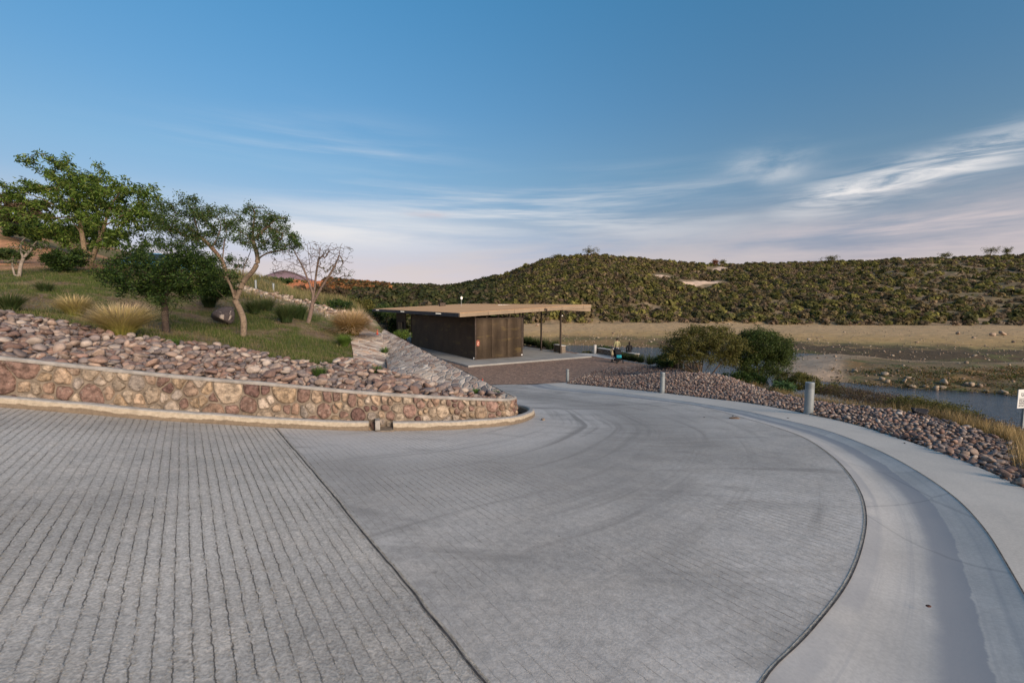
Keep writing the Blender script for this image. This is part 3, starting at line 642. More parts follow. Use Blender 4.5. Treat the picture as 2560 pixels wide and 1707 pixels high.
# sandbar between the channels
SB_px = [(1960,893),(2000,887.5),(2100,889),(2165,896),(2240,903),(2320,906),(2420,909.5),(2470,906),(2560,905),(2700,903),(2750,1010),(2620,997),(2520,990),(2430,982),(2330,977),(2200,967),(2120,960),(2060,957),(1990,950),(1930,940),(1900,910)]
SB = np.array([onz(x, y, ZW)[:2] for x, y in SB_px]); SBc = np.vstack([SB, SB[:1]])
def sbz(x, y):
    d = dist_curve(SBc, x, y); return ZW - .15 + .55 * sst(d, 0, 3) + .85 * sst(d, 2, 9) * (.4 + fbm(x * .2, y * .2, 51)) + (fbm(x * .8, y * .8, 52) - .5) * .22
def sbc(x, y):
    n = fbm(x * .25, y * .25, 53); n2 = fbm(x * 1.1, y * 1.1, 54); c = np.ones((len(x), 3)) * np.array([.31, .225, .14]); px, py = pxof(np.c_[x, y, 0 * x + ZW])
    k = sst(py + 30 * (n - .5), 914, 928) * sst(px, 2070, 2150); c = mixc(c, (.17, .125, .07), k); c = mixc(c, (.07, .085, .03), k * sst(n2, .52, .7)); c = mixc(c, (.30, .16, .06), k * sst(n, .6, .75) * .6)
    k = sst(px, 2120, 2080) * sst(py, 893, 899); c = mixc(c, (.41, .305, .215), k); return c * (.8 + .4 * n2)[:, None]
o = region('sandbank', SB, sbz, .8, MAT['terrain'], colf=sbc)

# ================================================================ kerb
def sweep(name, C, zbase, prof, mat, parent=None, smoothf=True):
    C = np.asarray(C)[:, :2]; t = np.gradient(C, axis=0); t /= np.linalg.norm(t, axis=1)[:, None]; nr_ = np.stack([-t[:, 1], t[:, 0]], -1); n = len(C); k = len(prof); V = []
    for i in range(n):
        w_ = .012 * (float(vnoise(i * .35, 1.5, 3)) - .5)
        for j, (o_, h_) in enumerate(prof):
            ww = w_ if 0 < j < k - 1 else 0
            V.append((C[i, 0] + nr_[i, 0] * (o_ + ww), C[i, 1] + nr_[i, 1] * (o_ + ww), zbase[i] + h_ + ww * .6))
    f = [(i * k + j, i * k + j + 1, (i + 1) * k + j + 1, (i + 1) * k + j) for i in range(n - 1) for j in range(k - 1)]
    f = [tuple(q) for q in f] + [tuple(range(k))[::-1], tuple((n - 1) * k + j for j in range(k))]
    o = mk(name, V, f, mat, parent); return o
m, t, b = newmat('sun-tinted kerb'); P = pos(t); hh = t.new('ShaderNodeAttribute', attribute_name='hgt').outputs['Fac']
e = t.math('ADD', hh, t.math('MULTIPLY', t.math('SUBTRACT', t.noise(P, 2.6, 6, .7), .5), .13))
c = t.mix(t.sstep(e, .070, .057), (.39, .33, .25), (.18, .14, .10)); rimk = t.math('MULTIPLY', t.sstep(e, .053, .059), t.sstep(e, .075, .066)); c = t.mix(t.math('MULTIPLY', rimk, .7), c, (.16, .12, .08))  # cream face has warm sunlight mixed into its colour; the brown foot is stain
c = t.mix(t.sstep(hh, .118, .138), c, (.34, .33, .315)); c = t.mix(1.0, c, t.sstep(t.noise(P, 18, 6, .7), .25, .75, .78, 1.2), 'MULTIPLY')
c = t.mix(t.sstep(t.noise(P, 1.6, 5, .7), .56, .72, 0, .55), c, (.22, .17, .12))
t.put(b.inputs['Base Color'], c); b.inputs['Roughness'].default_value = .85; bump(t, b, t.noise(P, 40, 5, .7), .5, .012); MAT['kerb'] = m
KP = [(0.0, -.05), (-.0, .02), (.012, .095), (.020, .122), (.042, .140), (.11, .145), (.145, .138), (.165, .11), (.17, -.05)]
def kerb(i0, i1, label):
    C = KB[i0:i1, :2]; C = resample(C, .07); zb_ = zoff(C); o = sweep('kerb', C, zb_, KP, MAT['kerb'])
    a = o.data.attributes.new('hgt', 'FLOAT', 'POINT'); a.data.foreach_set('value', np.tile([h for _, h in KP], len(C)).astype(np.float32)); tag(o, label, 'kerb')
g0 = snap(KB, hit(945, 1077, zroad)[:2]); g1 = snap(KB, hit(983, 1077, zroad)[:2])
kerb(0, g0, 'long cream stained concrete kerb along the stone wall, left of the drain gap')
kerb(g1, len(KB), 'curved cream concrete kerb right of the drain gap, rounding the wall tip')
# gutter floor between kerb and wall
GI = resample(offset(KB, .15), .1); GO = offset(GI, 1.3)
sweep_v = np.vstack([np.c_[GI, zoff(GI) + .03], np.c_[GO, zoff(GI) + .03]]); n = len(GI)
V1 = []; 
iE = len(GI)
V = np.vstack([np.c_[GI, zoff(GI) - .10], np.c_[GO, zoff(GI) - .16]]); o = mk('gutter', V, np.array([(i, n + i, n + i + 1, i + 1) for i in range(n - 1)]), MAT['conc']); o['kind'] = 'structure'
# drain opening: short channel between the kerb ends
pa, pb = KB[g0], KB[g1]; tdir = (pb - pa); tdir[2] = 0; tdir /= np.linalg.norm(tdir); nd = np.array([-tdir[1], tdir[0], 0]); pm = (pa + pb) / 2; pm[2] = zroad(pm[0], pm[1])
dr = empty('drain_outlet', pm, 'small stone drain opening breaking the kerb at the foot of the wall', 'drain'); gl = np.linalg.norm(pb[:2] - pa[:2])
MB().box(pm + nd * .10 - UP * .005, (gl, .34, .06), (tdir, nd, UP)).build('channel', MAT['mortar'], dr)
MB().box(pm + nd * .245 + UP * .13, (gl * .72, .06, .27), (tdir, nd, UP), bev=.015).build('back_stone', MAT['mortar'], dr)
MB().box(pa * [1, 1, 0] + UP * (zroad(pa[0], pa[1]) + .075) + nd * .09 + tdir * .045, (.08, .19, .20), (tdir, nd, UP), bev=.01).build('cheek', MAT['cope'], dr)

# ================================================================ rubble retaining wall
def voronoi(seeds, Wd, H, wts):
    cells = []
    for i, (sx_, sy_) in enumerate(seeds):
        d = np.abs(seeds[:, 0] - sx_); nb = [j for j in np.where(d < 1.3)[0] if j != i]
        nb.sort(key=lambda j: (seeds[j, 0] - sx_) ** 2 + (seeds[j, 1] - sy_) ** 2); P = [(max(0, sx_ - .7), 0), (min(Wd, sx_ + .7), 0), (min(Wd, sx_ + .7), H), (max(0, sx_ - .7), H)]
        for j in nb[:26]:
            nx_, ny_ = seeds[j, 0] - sx_, seeds[j, 1] - sy_; D2 = nx_ * nx_ + ny_ * ny_; cc = nx_ * sx_ + ny_ * sy_ + .5 * (D2 + wts[i] ** 2 - wts[j] ** 2); Q = []
            for a in range(len(P)):
                p, q = P[a], P[(a + 1) % len(P)]; fp = nx_ * p[0] + ny_ * p[1] - cc; fq = nx_ * q[0] + ny_ * q[1] - cc
                if fp <= 0: Q.append(p)
                if (fp < 0 < fq) or (fq < 0 < fp): s_ = fp / (fp - fq); Q.append((p[0] + s_ * (q[0] - p[0]), p[1] + s_ * (q[1] - p[1])))
            P = Q
            if len(P) < 3: break
        cells.append(np.array(P) if len(P) >= 3 else None)
    return cells
cs = np.r_[0, np.cumsum(np.linalg.norm(np.diff(WALL[:, :2], axis=0), axis=1))]; WLEN = cs[-1]; HN = .62
r_w = np.random.default_rng(5); S = []; Wt = []
for _ in range(40000):
    s_ = r_w.uniform(0, WLEN); h_ = r_w.uniform(.02, HN - .02); wr = r_w.choice([.065, .10, .15, .19], p=[.26, .30, .28, .16]) * (.80 if s_ > WLEN * .66 else 1.0)
    if not S or ((np.array(S) - (s_, h_)) ** 2).sum(1).min() > 0 and (np.sqrt(((np.array(S) - (s_, h_)) ** 2).sum(1)) > (np.array(Wt) + wr) * .92).all(): S.append((s_, h_)); Wt.append(wr)
S = np.array(S); Wt = np.array(Wt); cells = voronoi(S, WLEN, HN, Wt)
tW = np.gradient(WALL[:, :2], axis=0); tW /= np.linalg.norm(tW, axis=1)[:, None]
def wallpt(s_, h_, o_):                               # h_ in 0..HN scaled to the local height; o_ outward
    s_ = np.asarray(s_); x = np.interp(s_, cs, WALL[:, 0]); y = np.interp(s_, cs, WALL[:, 1]); zb_ = np.interp(s_, cs, WALL[:, 2]); zt_ = np.interp(s_, cs, WALL[:, 3]) - .035
    tx = np.interp(s_, cs, tW[:, 0]); ty = np.interp(s_, cs, tW[:, 1]); k = np.asarray(h_) / HN
    bt = (1 - k) * .05
    return np.stack([x + ty * (o_ + bt), y - tx * (o_ + bt), zb_ - .08 + (zt_ - zb_ + .08) * k], -1)
V = []; Fs = []; CC = []
for P, w_ in zip(cells, Wt):
    if P is None: continue
    ar = 0.5 * abs(np.dot(P[:, 0], np.roll(P[:, 1], 1)) - np.dot(P[:, 1], np.roll(P[:, 0], 1)))
    if ar < .0012: continue
    Q = resample(np.vstack([P, P[:1]]), .022)[:-1]; c0 = Q.mean(0)
    for _ in range(2 if r_w.random() < .6 else 4): Q = .25 * np.roll(Q, 1, 0) + .5 * Q + .25 * np.roll(Q, -1, 0)
    gapm = .008 + .007 * r_w.random(); L_ = np.linalg.norm(Q - c0, axis=1)[:, None]; dirn = (c0 - Q) / (L_ + 1e-6); Q = Q + dirn * gapm
    Q += (r_w.random(Q.shape) - .5) * .005; n = len(Q); bul = r_w.uniform(.028, .060); tilt = r_w.uniform(-.12, .12, 2); b0 = len(V)
    colr = np.array(WALLC[r_w.integers(len(WALLC))]) * r_w.uniform(.8, 1.2)
    rings = [(1.0, -.012), (.965, .45), (.86, .82), (.62, 1.0), (.3, 1.03)]
    for k_, o_ in rings:
        q = c0 + (Q - c0) * k_; off = bul * o_ if o_ > 0 else o_
        off = off + ((q - c0) @ tilt if o_ > 0 else 0) + (.010 * (fbm(q[:, 0] * 14, q[:, 1] * 14, 77, 3) - .5) * (1 if o_ > 0 else 0)) * (2.0)
        V += wallpt(q[:, 0], q[:, 1], off).tolist()
    V += wallpt(np.array([c0[0]]), np.array([c0[1]]), np.array([bul * 1.02])).tolist()
    for rI in range(len(rings) - 1):
        for j in range(n): Fs.append((b0 + rI * n + j, b0 + rI * n + (j + 1) % n, b0 + (rI + 1) * n + (j + 1) % n, b0 + (rI + 1) * n + j))
    l0 = b0 + (len(rings) - 1) * n; ce = b0 + len(rings) * n
    Fs += [(l0 + j, l0 + (j + 1) % n, ce) for j in range(n)]; CC += [colr] * (len(rings) * n + 1)
wl = empty('stone_retaining_wall', (WALL[len(WALL) // 2][0], WALL[len(WALL) // 2][1], WALL[len(WALL) // 2][2]), 'long curved rubble stone wall holding up the planted bank beside the road', 'wall')
mk('masonry', V, Fs, MAT['wstone'], wl, col=np.array(CC), smoothf=True)
sS = np.arange(0, WLEN, .05); hS = np.linspace(0, HN, 12); g1_, g2_ = np.meshgrid(sS, hS, indexing='ij'); Vm = wallpt(g1_.ravel(), g2_.ravel(), (-.004 + .016 * (fbm(g1_ * 9, g2_ * 9, 5) - .3)).ravel()); k = len(hS)
mk('mortar', Vm, np.array([(i * k + j, (i + 1) * k + j, (i + 1) * k + j + 1, i * k + j + 1) for i in range(len(sS) - 1) for j in range(k - 1)]), MAT['mortar'], wl, smoothf=True)
# mortar capping
Cc = resample(WALL[:, :4], .06); wn = .02 * (fbm(np.arange(len(Cc)) * .3, 0 * Cc[:, 0], 6) - .5)
sweep('capping', Cc[:, :2], Cc[:, 3], [(-.028, -.045), (-.034, -.018), (-.014, .002), (.03, .008), (.08, .0), (.11, -.03), (.11, -.10)], MAT['cope'], wl)

# ================================================================ loose stones
import bmesh
def ico(sub):
    bm = bmesh.new(); bmesh.ops.create_icosphere(bm, subdivisions=sub, radius=1.0); V = np.array([v.co[:] for v in bm.verts]); Fc = np.array([[v.index for v in f.verts] for f in bm.faces]); bm.free(); return V, Fc
ICO = {s_: ico(s_) for s_ in (1, 2, 3)}
def rock_shape(sub, r, ang=.5, nz=.14):
    V, Fc = ICO[sub]; V = V.copy()
    for _ in range(int(5 + 6 * ang)):                # flatten facets
        d = r.normal(size=3); d /= np.linalg.norm(d); h = r.uniform(.62 - .2 * max(0, ang - .5), .92 - .1 * max(0, ang - .5)); p = V @ d; V -= np.outer(np.maximum(p - h, 0) * .88, d)
    ph = r.uniform(0, 6, 3); V *= (1 + nz * .5 * np.sin(V[:, [1, 2, 0]] * 2.6 + ph).sum(1) / 1.5)[:, None]
    return V, Fc
def rot_rand(n, r, tilt=.35):
    a = r.uniform(0, 2 * math.pi, n); tx = r.normal(0, tilt, n); ty = r.normal(0, tilt, n); ca, sa = np.cos(a), np.sin(a)
    Rz = np.zeros((n, 3, 3)); Rz[:, 0, 0] = ca; Rz[:, 0, 1] = -sa; Rz[:, 1, 0] = sa; Rz[:, 1, 1] = ca; Rz[:, 2, 2] = 1
    Rx = np.zeros((n, 3, 3)); Rx[:, 0, 0] = 1; Rx[:, 1, 1] = np.cos(tx); Rx[:, 1, 2] = -np.sin(tx); Rx[:, 2, 1] = np.sin(tx); Rx[:, 2, 2] = np.cos(tx)
    Ry = np.zeros((n, 3, 3)); Ry[:, 1, 1] = 1; Ry[:, 0, 0] = np.cos(ty); Ry[:, 0, 2] = np.sin(ty); Ry[:, 2, 0] = -np.sin(ty); Ry[:, 2, 2] = np.cos(ty)
    return Rz @ Rx @ Ry
def stones_mesh(name, pts, size, flat, sub, r, mat, tilt=.35, cols=STONE):
    shapes = [rock_shape(sub, r, .9) for _ in range(14)]; n = len(pts); M = rot_rand(n, r, tilt); Vs = []; Fs = []; Cs = []; b0 = 0; pick = r.integers(0, 14, n)
    for k in range(14):
        I = np.where(pick == k)[0]
        if not len(I): continue
        V, Fc = shapes[k]; s3 = np.stack([size[I] * r.uniform(.8, 1.25, len(I)), size[I] * r.uniform(.65, 1.0, len(I)), size[I] * flat * r.uniform(.8, 1.2, len(I))], -1) / 2
        P = np.einsum('nij,nvj->nvi', M[I], V[None] * s3[:, None]) + pts[I][:, None]
        Vs.append(P.reshape(-1, 3)); Fs.append((Fc[None] + (np.arange(len(I)) * len(V))[:, None, None]).reshape(-1, 3) + b0); b0 += len(I) * len(V)
        cc = np.array(cols)[r.integers(0, len(cols), len(I))] * r.uniform(.75, 1.2, (len(I), 1)); Cs.append(np.repeat(cc, len(V), 0))
    return mk(name, np.vstack(Vs), np.vstack(Fs), mat, col=np.vstack(Cs), smoothf=True)
def scatter(poly, step, r, jit=.38):
    P = np.asarray(poly)[:, :2]; lo, hi = P.min(0), P.max(0); gx, gy = np.meshgrid(np.arange(lo[0], hi[0], step), np.arange(lo[1], hi[1], step * .87)); gx[1::2] += step / 2
    gx = gx.ravel() + r.uniform(-jit, jit, gx.size) * step; gy = gy.ravel() + r.uniform(-jit, jit, gy.size) * step; k = inpoly(P, gx, gy); return gx[k], gy[k]
def vis(x, y, z, m=60):
    px, py = pxof(np.stack([x, y, z], -1)); return (y > .5) & (px > -m) & (px < 2560 + m) & (py < 1707 + m)
rs_ = np.random.default_rng(11)
# individual stones share a dozen meshes in different colours
proto_st = []
for k in range(16):
    V, Fc = rock_shape(3, rs_, .95); me_o = mk('river_stone', V * [.55, .44, .27], Fc, MAT['stone'], col=np.tile(np.array(STONE[k % len(STONE)]) * rs_.uniform(.85, 1.15), (len(V), 1)), smoothf=True); proto_st.append(me_o)
def individual(x, y, z, s_, label, group, r):
    for i in range(len(x)):
        o = proto_st[r.integers(0, 16)].copy(); COL.objects.link(o); o.location = (x[i], y[i], z[i]); o.scale = (s_[i],) * 3; o.rotation_euler = (r.normal(0, .3), r.normal(0, .3), r.uniform(0, 6.28)); o.name = 'river_stone'
        tag(o, label, 'stone', group)
def bed(poly, zf, step, smin, smax, ratio, n_ind, label, stufflab, group, r, second=.5, pred=None, flat=.50, lod=18):
    x, y = scatter(poly, step, r)
    x2, y2 = scatter(poly, step * 1.35, r); k = r.random(len(x2)) < second; lay = np.r_[np.zeros(len(x)), np.ones(k.sum())]; x = np.r_[x, x2[k]]; y = np.r_[y, y2[k]]
    z = zf(x, y); k = vis(x, y, z, 900 if lod == 11 else 250); x, y, z, lay = x[k], y[k], z[k], lay[k]
    if pred is not None: k = pred(x, y); x, y, z, lay = x[k], y[k], z[k], lay[k]
    s_ = r.uniform(0, 1, len(x)) ** 1.8 * (smax - smin) + smin; z = z + s_ * .12 + lay * s_ * .38
    d = np.hypot(x, y); app = s_ / d; order = np.argsort(-app); I = order[:n_ind]; J = order[n_ind:]
    individual(x[I], y[I], z[I], s_[I], label, group, r)
    Jn = J[d[J] < lod]; Jf = J[d[J] >= lod]
    for q, sub in ((Jn, 2), (Jf, 1)):
        if len(q):
            o = stones_mesh('river_stones', np.stack([x[q], y[q], z[q]], -1), s_[q], flat, sub, r, MAT['stone']); tag(o, stufflab + (' nearer the camera' if sub == 2 else ' farther off'), 'stones', kind='stuff')
    print(group, len(x))
bed(bed_poly, zg, .118, .085, .25, 1, 170, 'rounded pink and brown river stone lying in the bed above the rubble wall', 'bed of rounded river stones above the rubble wall', 'river stones above the wall', rs_, .75)
bed(rock_poly, zr, .105, .075, .165, 1, 130, 'rounded pinkish grey cobble lying in the stone strip beside the walkway', 'strip of rounded pinkish cobbles beside the walkway', 'cobbles beside the walkway', rs_, .6, lod=11)
for o in proto_st: bpy.data.objects.remove(o)
# stones on the sandbank and beach
x, y = scatter(SB, 1.0, rs_); z = sbz(x, y); px, py = pxof(np.stack([x, y, z], -1)); k = (rs_.random(len(x)) < np.where((py > 925) & (px > 2080), .55, .12)); 
s_ = rs_.uniform(.10, .38, len(x)) * (1 + 1.2 * (rs_.random(len(x)) < .08)); SAND = [(.30, .23, .17), (.24, .18, .13), (.36, .30, .23), (.17, .13, .10), (.28, .19, .13)]
o = stones_mesh('bank_stones', np.stack([x, y, z + s_ * .1], -1)[k], s_[k], .65, 1, rs_, MAT['stone'], cols=SAND); tag(o, 'scatter of small pale stones strewn over the sandbank', 'stones', kind='stuff')
AZs = rs_.uniform(R(-10), R(52), 5200); u_ = rs_.random(5200) ** 1.3; _, q1, q2, _, _ = far_height(AZs, np.ones(5200) * 100); rr0 = q1 + (q2 - q1) * u_; x = rr0 * np.sin(AZs); y = rr0 * np.cos(AZs)
k = rs_.random(5200) < np.where(u_ < .3, .55, .25); x, y = x[k], y[k]; s_ = rs_.uniform(.14, .42, len(x)) * (1 + 1.5 * (rs_.random(len(x)) < .03))
o = stones_mesh('beach_stones', np.stack([x, y, terr(x, y) + s_ * .1], -1), s_, .55, 1, rs_, MAT['stone'], cols=SAND); tag(o, 'scatter of small stones on the dry far shore', 'stones', kind='stuff')
def boulder(name, p, dims, r, label, cat='boulder', group=None, rz=0., mat=None, colr=None, sub=3, sink=.15):
    V, Fc = rock_shape(sub, r, 1.9, .10); V /= np.abs(V).max(0); V = V * np.array(dims) / 2; c_, s2 = math.cos(rz), math.sin(rz); V = V @ np.array([[c_, s2, 0], [-s2, c_, 0], [0, 0, 1]]); V[:, 2] += dims[2] * (.5 - sink)
    o = mk(name, V, Fc, mat or MAT['stone'], col=np.tile(colr if colr is not None else (.40, .31, .235), (len(V), 1)), smoothf=True); o.location = p; return tag(o, label, cat, group)
BL = [(2341,975,.95,.75,'large pale boulder standing in the water edge of the sandbank'),(2360,962,1.1,.9,'largest rounded pale boulder on the sandbank shore'),(2355,974,.7,.55,'small pale boulder under the largest rounded one'),
      (2268,948,.8,.6,'pale boulder above the water on the middle of the sandbank'),(2262,957,.7,.7,'brown boulder directly below the middle pale boulder'),(2205,950,.8,.5,'tan boulder at the left of the sandbank boulders'),
      (2220,957,.75,.45,'flat tan boulder near the left end of the boulder row'),(2212,938,1.1,.5,'wide grey boulder highest on the sandbank slope'),(2312,968,.7,.45,'flat pale boulder left of the water edge pair'),
      (2430,966,.8,.6,'rounded brown boulder alone between the pair and the sign'),(2466,981,.7,.5,'squarish tan boulder on the waterline'),(2508,984,.8,.5,'pale pointed boulder on the waterline nearest the sign'),(2280,968,.9,.4,'long tan boulder low on the sandbank shore')]
for i, (px, py, wd, ht, lb) in enumerate(BL):
    p = hit(px, py, sbz, 20); boulder('boulder', p, (wd * .8, wd * .65, ht * .85), rs_, lb, group='boulders on the sandbank', rz=i, colr=(.36, .28, .20), sub=2)
FB = [(1343,815,1.6,'lone pink boulder on the dry far shore seen between the roof posts'),(2505,838,2.2,'pale boulder on the far shore at the right edge'),(2480,840,1.8,'tan boulder beside the pale one on the far shore'),(2395,836,1.6,'small dark tan boulder on the far right shore')]
for px, py, wd, lb in FB:
    p = hit(px, py, terr, 60, 300); boulder('boulder', p, (wd * .7, wd * .6, wd * .5), rs_, lb, colr=(.34, .25, .18), sub=2)
# the big grey boulder with pale lichen on the lawn
m, t, b = newmat('lichen boulder'); P = t.new('ShaderNodeTexCoord').outputs['Object']; c = t.mix(t.sstep(t.noise(P, 3, 6, .7), .3, .7), (.075, .062, .062), (.14, .115, .11))
c = t.mix(t.sstep(t.noise(P, 2.9, 5, .6, .8), .56, .59), c, (.50, .42, .35)); t.put(b.inputs['Base Color'], c); b.inputs['Roughness'].default_value = .9; bump(t, b, t.noise(P, 9, 7, .7), .8, .05)
boulder('boulder', hit(566, 812, zg, 5), (.95, .75, .78), np.random.default_rng(23), 'big dark grey boulder with pale lichen patches on the lawn', mat=m, rz=.4)
boulder('boulder', hit(273, 674, zg, 5), (1.6, .9, .35), np.random.default_rng(3), 'flat orange brown rock on the grass right of the tall left tree', colr=(.36, .20, .13))
boulder('boulder', hit(2295, 1042, zr, 5), (.42, .30, .26), np.random.default_rng(8), 'black lump of rock on the cobbles at the grass edge', colr=(.02, .02, .025))
boulder('boulder', hit(2249, 1041, zr, 5), (.15, .14, .12), np.random.default_rng(9), 'single near white stone at the grass edge beside the black rock', colr=(.60, .52, .45), cat='stone')
# litter on the road
for i, (px, py, s_, lb) in enumerate([(1835,1046,.24,'brown dry clod lying on the concrete in the bend'),(1358,1050,.16,'flat tan stone chip on the concrete beside the kerb tip'),(1970,1045,.06,'tiny dark pebble on the swale below the near bollard'),(2261,1108,.05,'tiny dark pebble on the pale walkway'),(1760,1043,.05,'tiny dark pebble left of the brown clod'),(2321,1515,.035,'small rust brown leaf crumb on the swale at lower right'),(1832,1040,.07,'small dark pebble just behind the brown clod')]):
    p = hit(px, py, zroad); boulder('pebble', p, (s_, s_ * .6, s_ * .25), rs_, lb, cat='pebble', rz=i * 1.3, colr=[(.16, .10, .06), (.32, .23, .16), (.03, .03, .03), (.03, .03, .03), (.04, .03, .03), (.09, .04, .03), (.03, .03, .03)][i], sub=2)

# ================================================================ pavilion
bd = empty('pavilion', B(1, 1), 'low dark pavilion with a thin flat tan roof and bronze screen walls', 'building')
# roof plane: near corner, left edge along LD, right edge along RD
c0 = W(1148.7, 792, 33.0); 
def along(p, d, px):
    t = 0
    while True:
        q = p + d * t; x = pxof(q)[0]
        if (d is RD and x >= px) or (d is LD and x <= px): return t, q
        t += .02
TH = .27
tR, qR = along(c0, RD, 1477); tL, qL = along(c0, LD, 931)
zR = z_from_py(qR[0], qR[1], 769); zL = z_from_py(qL[0], qL[1], 777.5)
def roofz(r, l): return c0[2] + (zR - c0[2]) * r / tR + (zL - c0[2]) * l / tL
def RP(r, l, dz=0): return c0 * [1, 1, 0] + RD * r + LD * l + UP * (roofz(r, l) + dz)
m, t, b = newmat('tan roof deck'); P = pos(t); n_ = t.scale(P, 1, 1, 1, -R(31.3)); 
c = t.mix(t.sstep(t.noise(t.scale(n_, .12, .9, 1), 1.5, 6, .65), .3, .7), (.52, .29, .13), (.66, .40, .20)); c = t.mix(t.sstep(t.noise(P, .6, 5), .55, .75, 0, .5), c, (.38, .24, .14))
t.put(b.inputs['Base Color'], c); b.inputs['Roughness'].default_value = .85; bump(t, b, t.noise(P, 12, 4), .3, .02); MAT['roof'] = m
MAT['fascia'] = M_plain('bronze fascia', (.25, .19, .13), .6, .1, .8, .12, .2); MAT['soffit'] = M_plain('dark soffit', (.06, .05, .042), .8)
MAT['fascia_shade'] = M_plain('shaded fascia', (.065, .062, .066), .6, .1, 1.5, .15)  # copy for the left side, its shade put into the base colour
def slab4(mb, r0, r1, l0, l1, z0, z1):
    V = [RP(r, l, z) for z in (z0, z1) for r, l in ((r0, l0), (r1, l0), (r1, l1), (r0, l1))]
    return mb.add(V, [(0, 3, 2, 1), (4, 5, 6, 7), (0, 1, 5, 4), (1, 2, 6, 5), (2, 3, 7, 6), (3, 0, 4, 7)])
rf = slab4(MB(), .03, tR - .03, .03, tL - .03, TH - .02, TH + .012).build('roof', MAT['roof'], bd)
slab4(MB(), .06, tR - .06, .06, tL - .06, .02, TH - .03).build('soffit', MAT['soffit'], rf)
slab4(MB(), .0, tR, -.05, .055, -.02, TH - .004).build('fascia', MAT['fascia'], rf)
slab4(MB(), .0, tR, tL - .055, tL, -.02, TH - .004).build('fascia', MAT['fascia'], rf)
slab4(MB(), -.05, .055, .06, tL - .06, -.02, TH - .006).build('fascia', MAT['fascia_shade'], rf)
slab4(MB(), tR - .055, tR, .06, tL - .06, -.02, TH - .006).build('fascia', MAT['fascia'], rf)
mj = MB()
for r in np.arange(2.4, tR, 2.4): slab4(mj, r, r + .02, -.056, -.05, -.02, TH - .01)
mj.build('fascia_joint', MAT['dark'], rf)
# folded underside at the far right corner
V = [RP(tR - 3.6, .02, -.02), RP(tR - .02, .02, -.02), RP(tR - .02, .02, -.34), RP(tR - 3.6, 2.8, -.02), RP(tR - .02, 2.8, -.02), RP(tR - .02, 2.8, -.34)]
MB().add(V, [(0, 2, 1), (3, 4, 5), (0, 1, 4, 3), (0, 3, 5, 2), (1, 2, 5, 4)]).build('corner_fin', MAT['fascia'], rf)
rg = tR * .60; mg = slab4(MB(), rg, rg + .16, -.11, -.05, .02, TH - .05); slab4(mg, rg + .20, rg + .26, -.13, -.05, -.02, TH * .6); mg.build('scupper', MAT['steel'], rf)
# small pale strips set in the dark fascia, emission added to brighten them
wm = M_plain('glowing pale strip', (.85, .80, .72), .5, ns=3, amt=.02); wm.node_tree.nodes['Principled BSDF'].inputs['Emission Color'].default_value = (1, .86, .68, 1); wm.node_tree.nodes['Principled BSDF'].inputs['Emission Strength'].default_value = .7
for px, w_ in ((948.5, 7), (1012, 9), (1104, 13)):
    t_, q = along(c0, LD, px); t2, _ = along(c0, LD, px - w_ / 1.0); slab4(MB(), -.062, -.05, t_, t2, TH * .50, TH * .68).build('glow_strip', wm, rf)
# dish and conduit on the roof
def roof_at(px, py_guess, l): 
    t = 0
    while pxof(RP(t, l, TH))[0] < px and t < tR: t += .02
    return RP(t, l, TH)
q = roof_at(1153, 0, 17); dish = empty('antenna', q, 'small white dish antenna on a short mast above the roof', 'antenna')
MB().tube([q, q + UP * .9], .025, 8).build('mast', MAT['galv'], dish)
mbd = MB(); ringp = [(.01, .0), (.08, .02), (.13, .05), (.155, .08), (.15, .09), (.07, .03), (.01, .01)]; dv = []
for r_, z_ in ringp:
    for a in np.linspace(0, 2 * math.pi, 16, endpoint=False): dv.append(q + UP * .95 + RD * (r_ * math.cos(a)) * .9 + UP * (r_ * math.sin(a)) * 1.2 - LD * (z_))
mbd.add(dv, [(i * 16 + j, i * 16 + (j + 1) % 16, (i + 1) * 16 + (j + 1) % 16, (i + 1) * 16 + j) for i in range(6) for j in range(16)]).build('dish', M_plain('white dish', (.80, .79, .76), .5), dish, smoothf=True)
q = roof_at(1245, 0, 12); mb = MB()
for k in range(3): mb.tube([q + RD * (k * .5) + UP * .05, q + RD * (k * .5 + 1.2) - LD * .3 + UP * .05], .04, 6)
tag(mb.build('roof_pipes', M_plain('pale pipe', (.55, .52, .48), .6)), 'bundle of pale pipes lying on the far part of the roof', 'pipes')
q = roof_at(1105, 0, 21); tag(MB().box(q + UP * .2, (.7, .5, .4), (RD, LD, UP), bev=.02).box(q + UP * .42, (.8, .6, .05), (RD, LD, UP)).build('roof_unit', MAT['steel']), 'small dark box unit on the far left of the roof', 'roof unit')
# screen walls
def solve_l(px, z=ZS, r=0.0):
    for l in np.arange(0, 60, .02):
        if pxof(B(r, l, z))[0] < px: return l
q = onz(1188.8, 899.3, ZS); wr = float((q - K * [1, 1, 0] - UP * 0)[:2] @ RD[:2]); wl_ = float((q - K * [1, 1, 0])[:2] @ LD[:2])
def B2(r, l, z): return K * [1, 1, 0] + RD * r + LD * l + UP * z
wr1 = next(r for r in np.arange(wr, 30, .02) if pxof(B2(r, wl_, ZS))[0] > 1304)
wl1 = next(l for l in np.arange(wl_, 60, .02) if pxof(B2(wr, l, ZS))[0] < 1030)
WTOP = -1.02
m, t, b = newmat('bronze screen'); P = pos(t); 
uu = t.math('ADD', t.vmath('DOT_PRODUCT', P, tuple(RD)), t.vmath('DOT_PRODUCT', P, tuple(LD)))
c = t.mix(t.sstep(t.noise(P, .9, 5, .6), .3, .7), (.050, .037, .026), (.085, .063, .042))
fr = t.math('FRACT', t.math('DIVIDE', uu, 1.21)); c = t.mix(t.sstep(t.math('ABSOLUTE', t.math('SUBTRACT', fr, .5)), .49, .497), c, (.03, .022, .016))
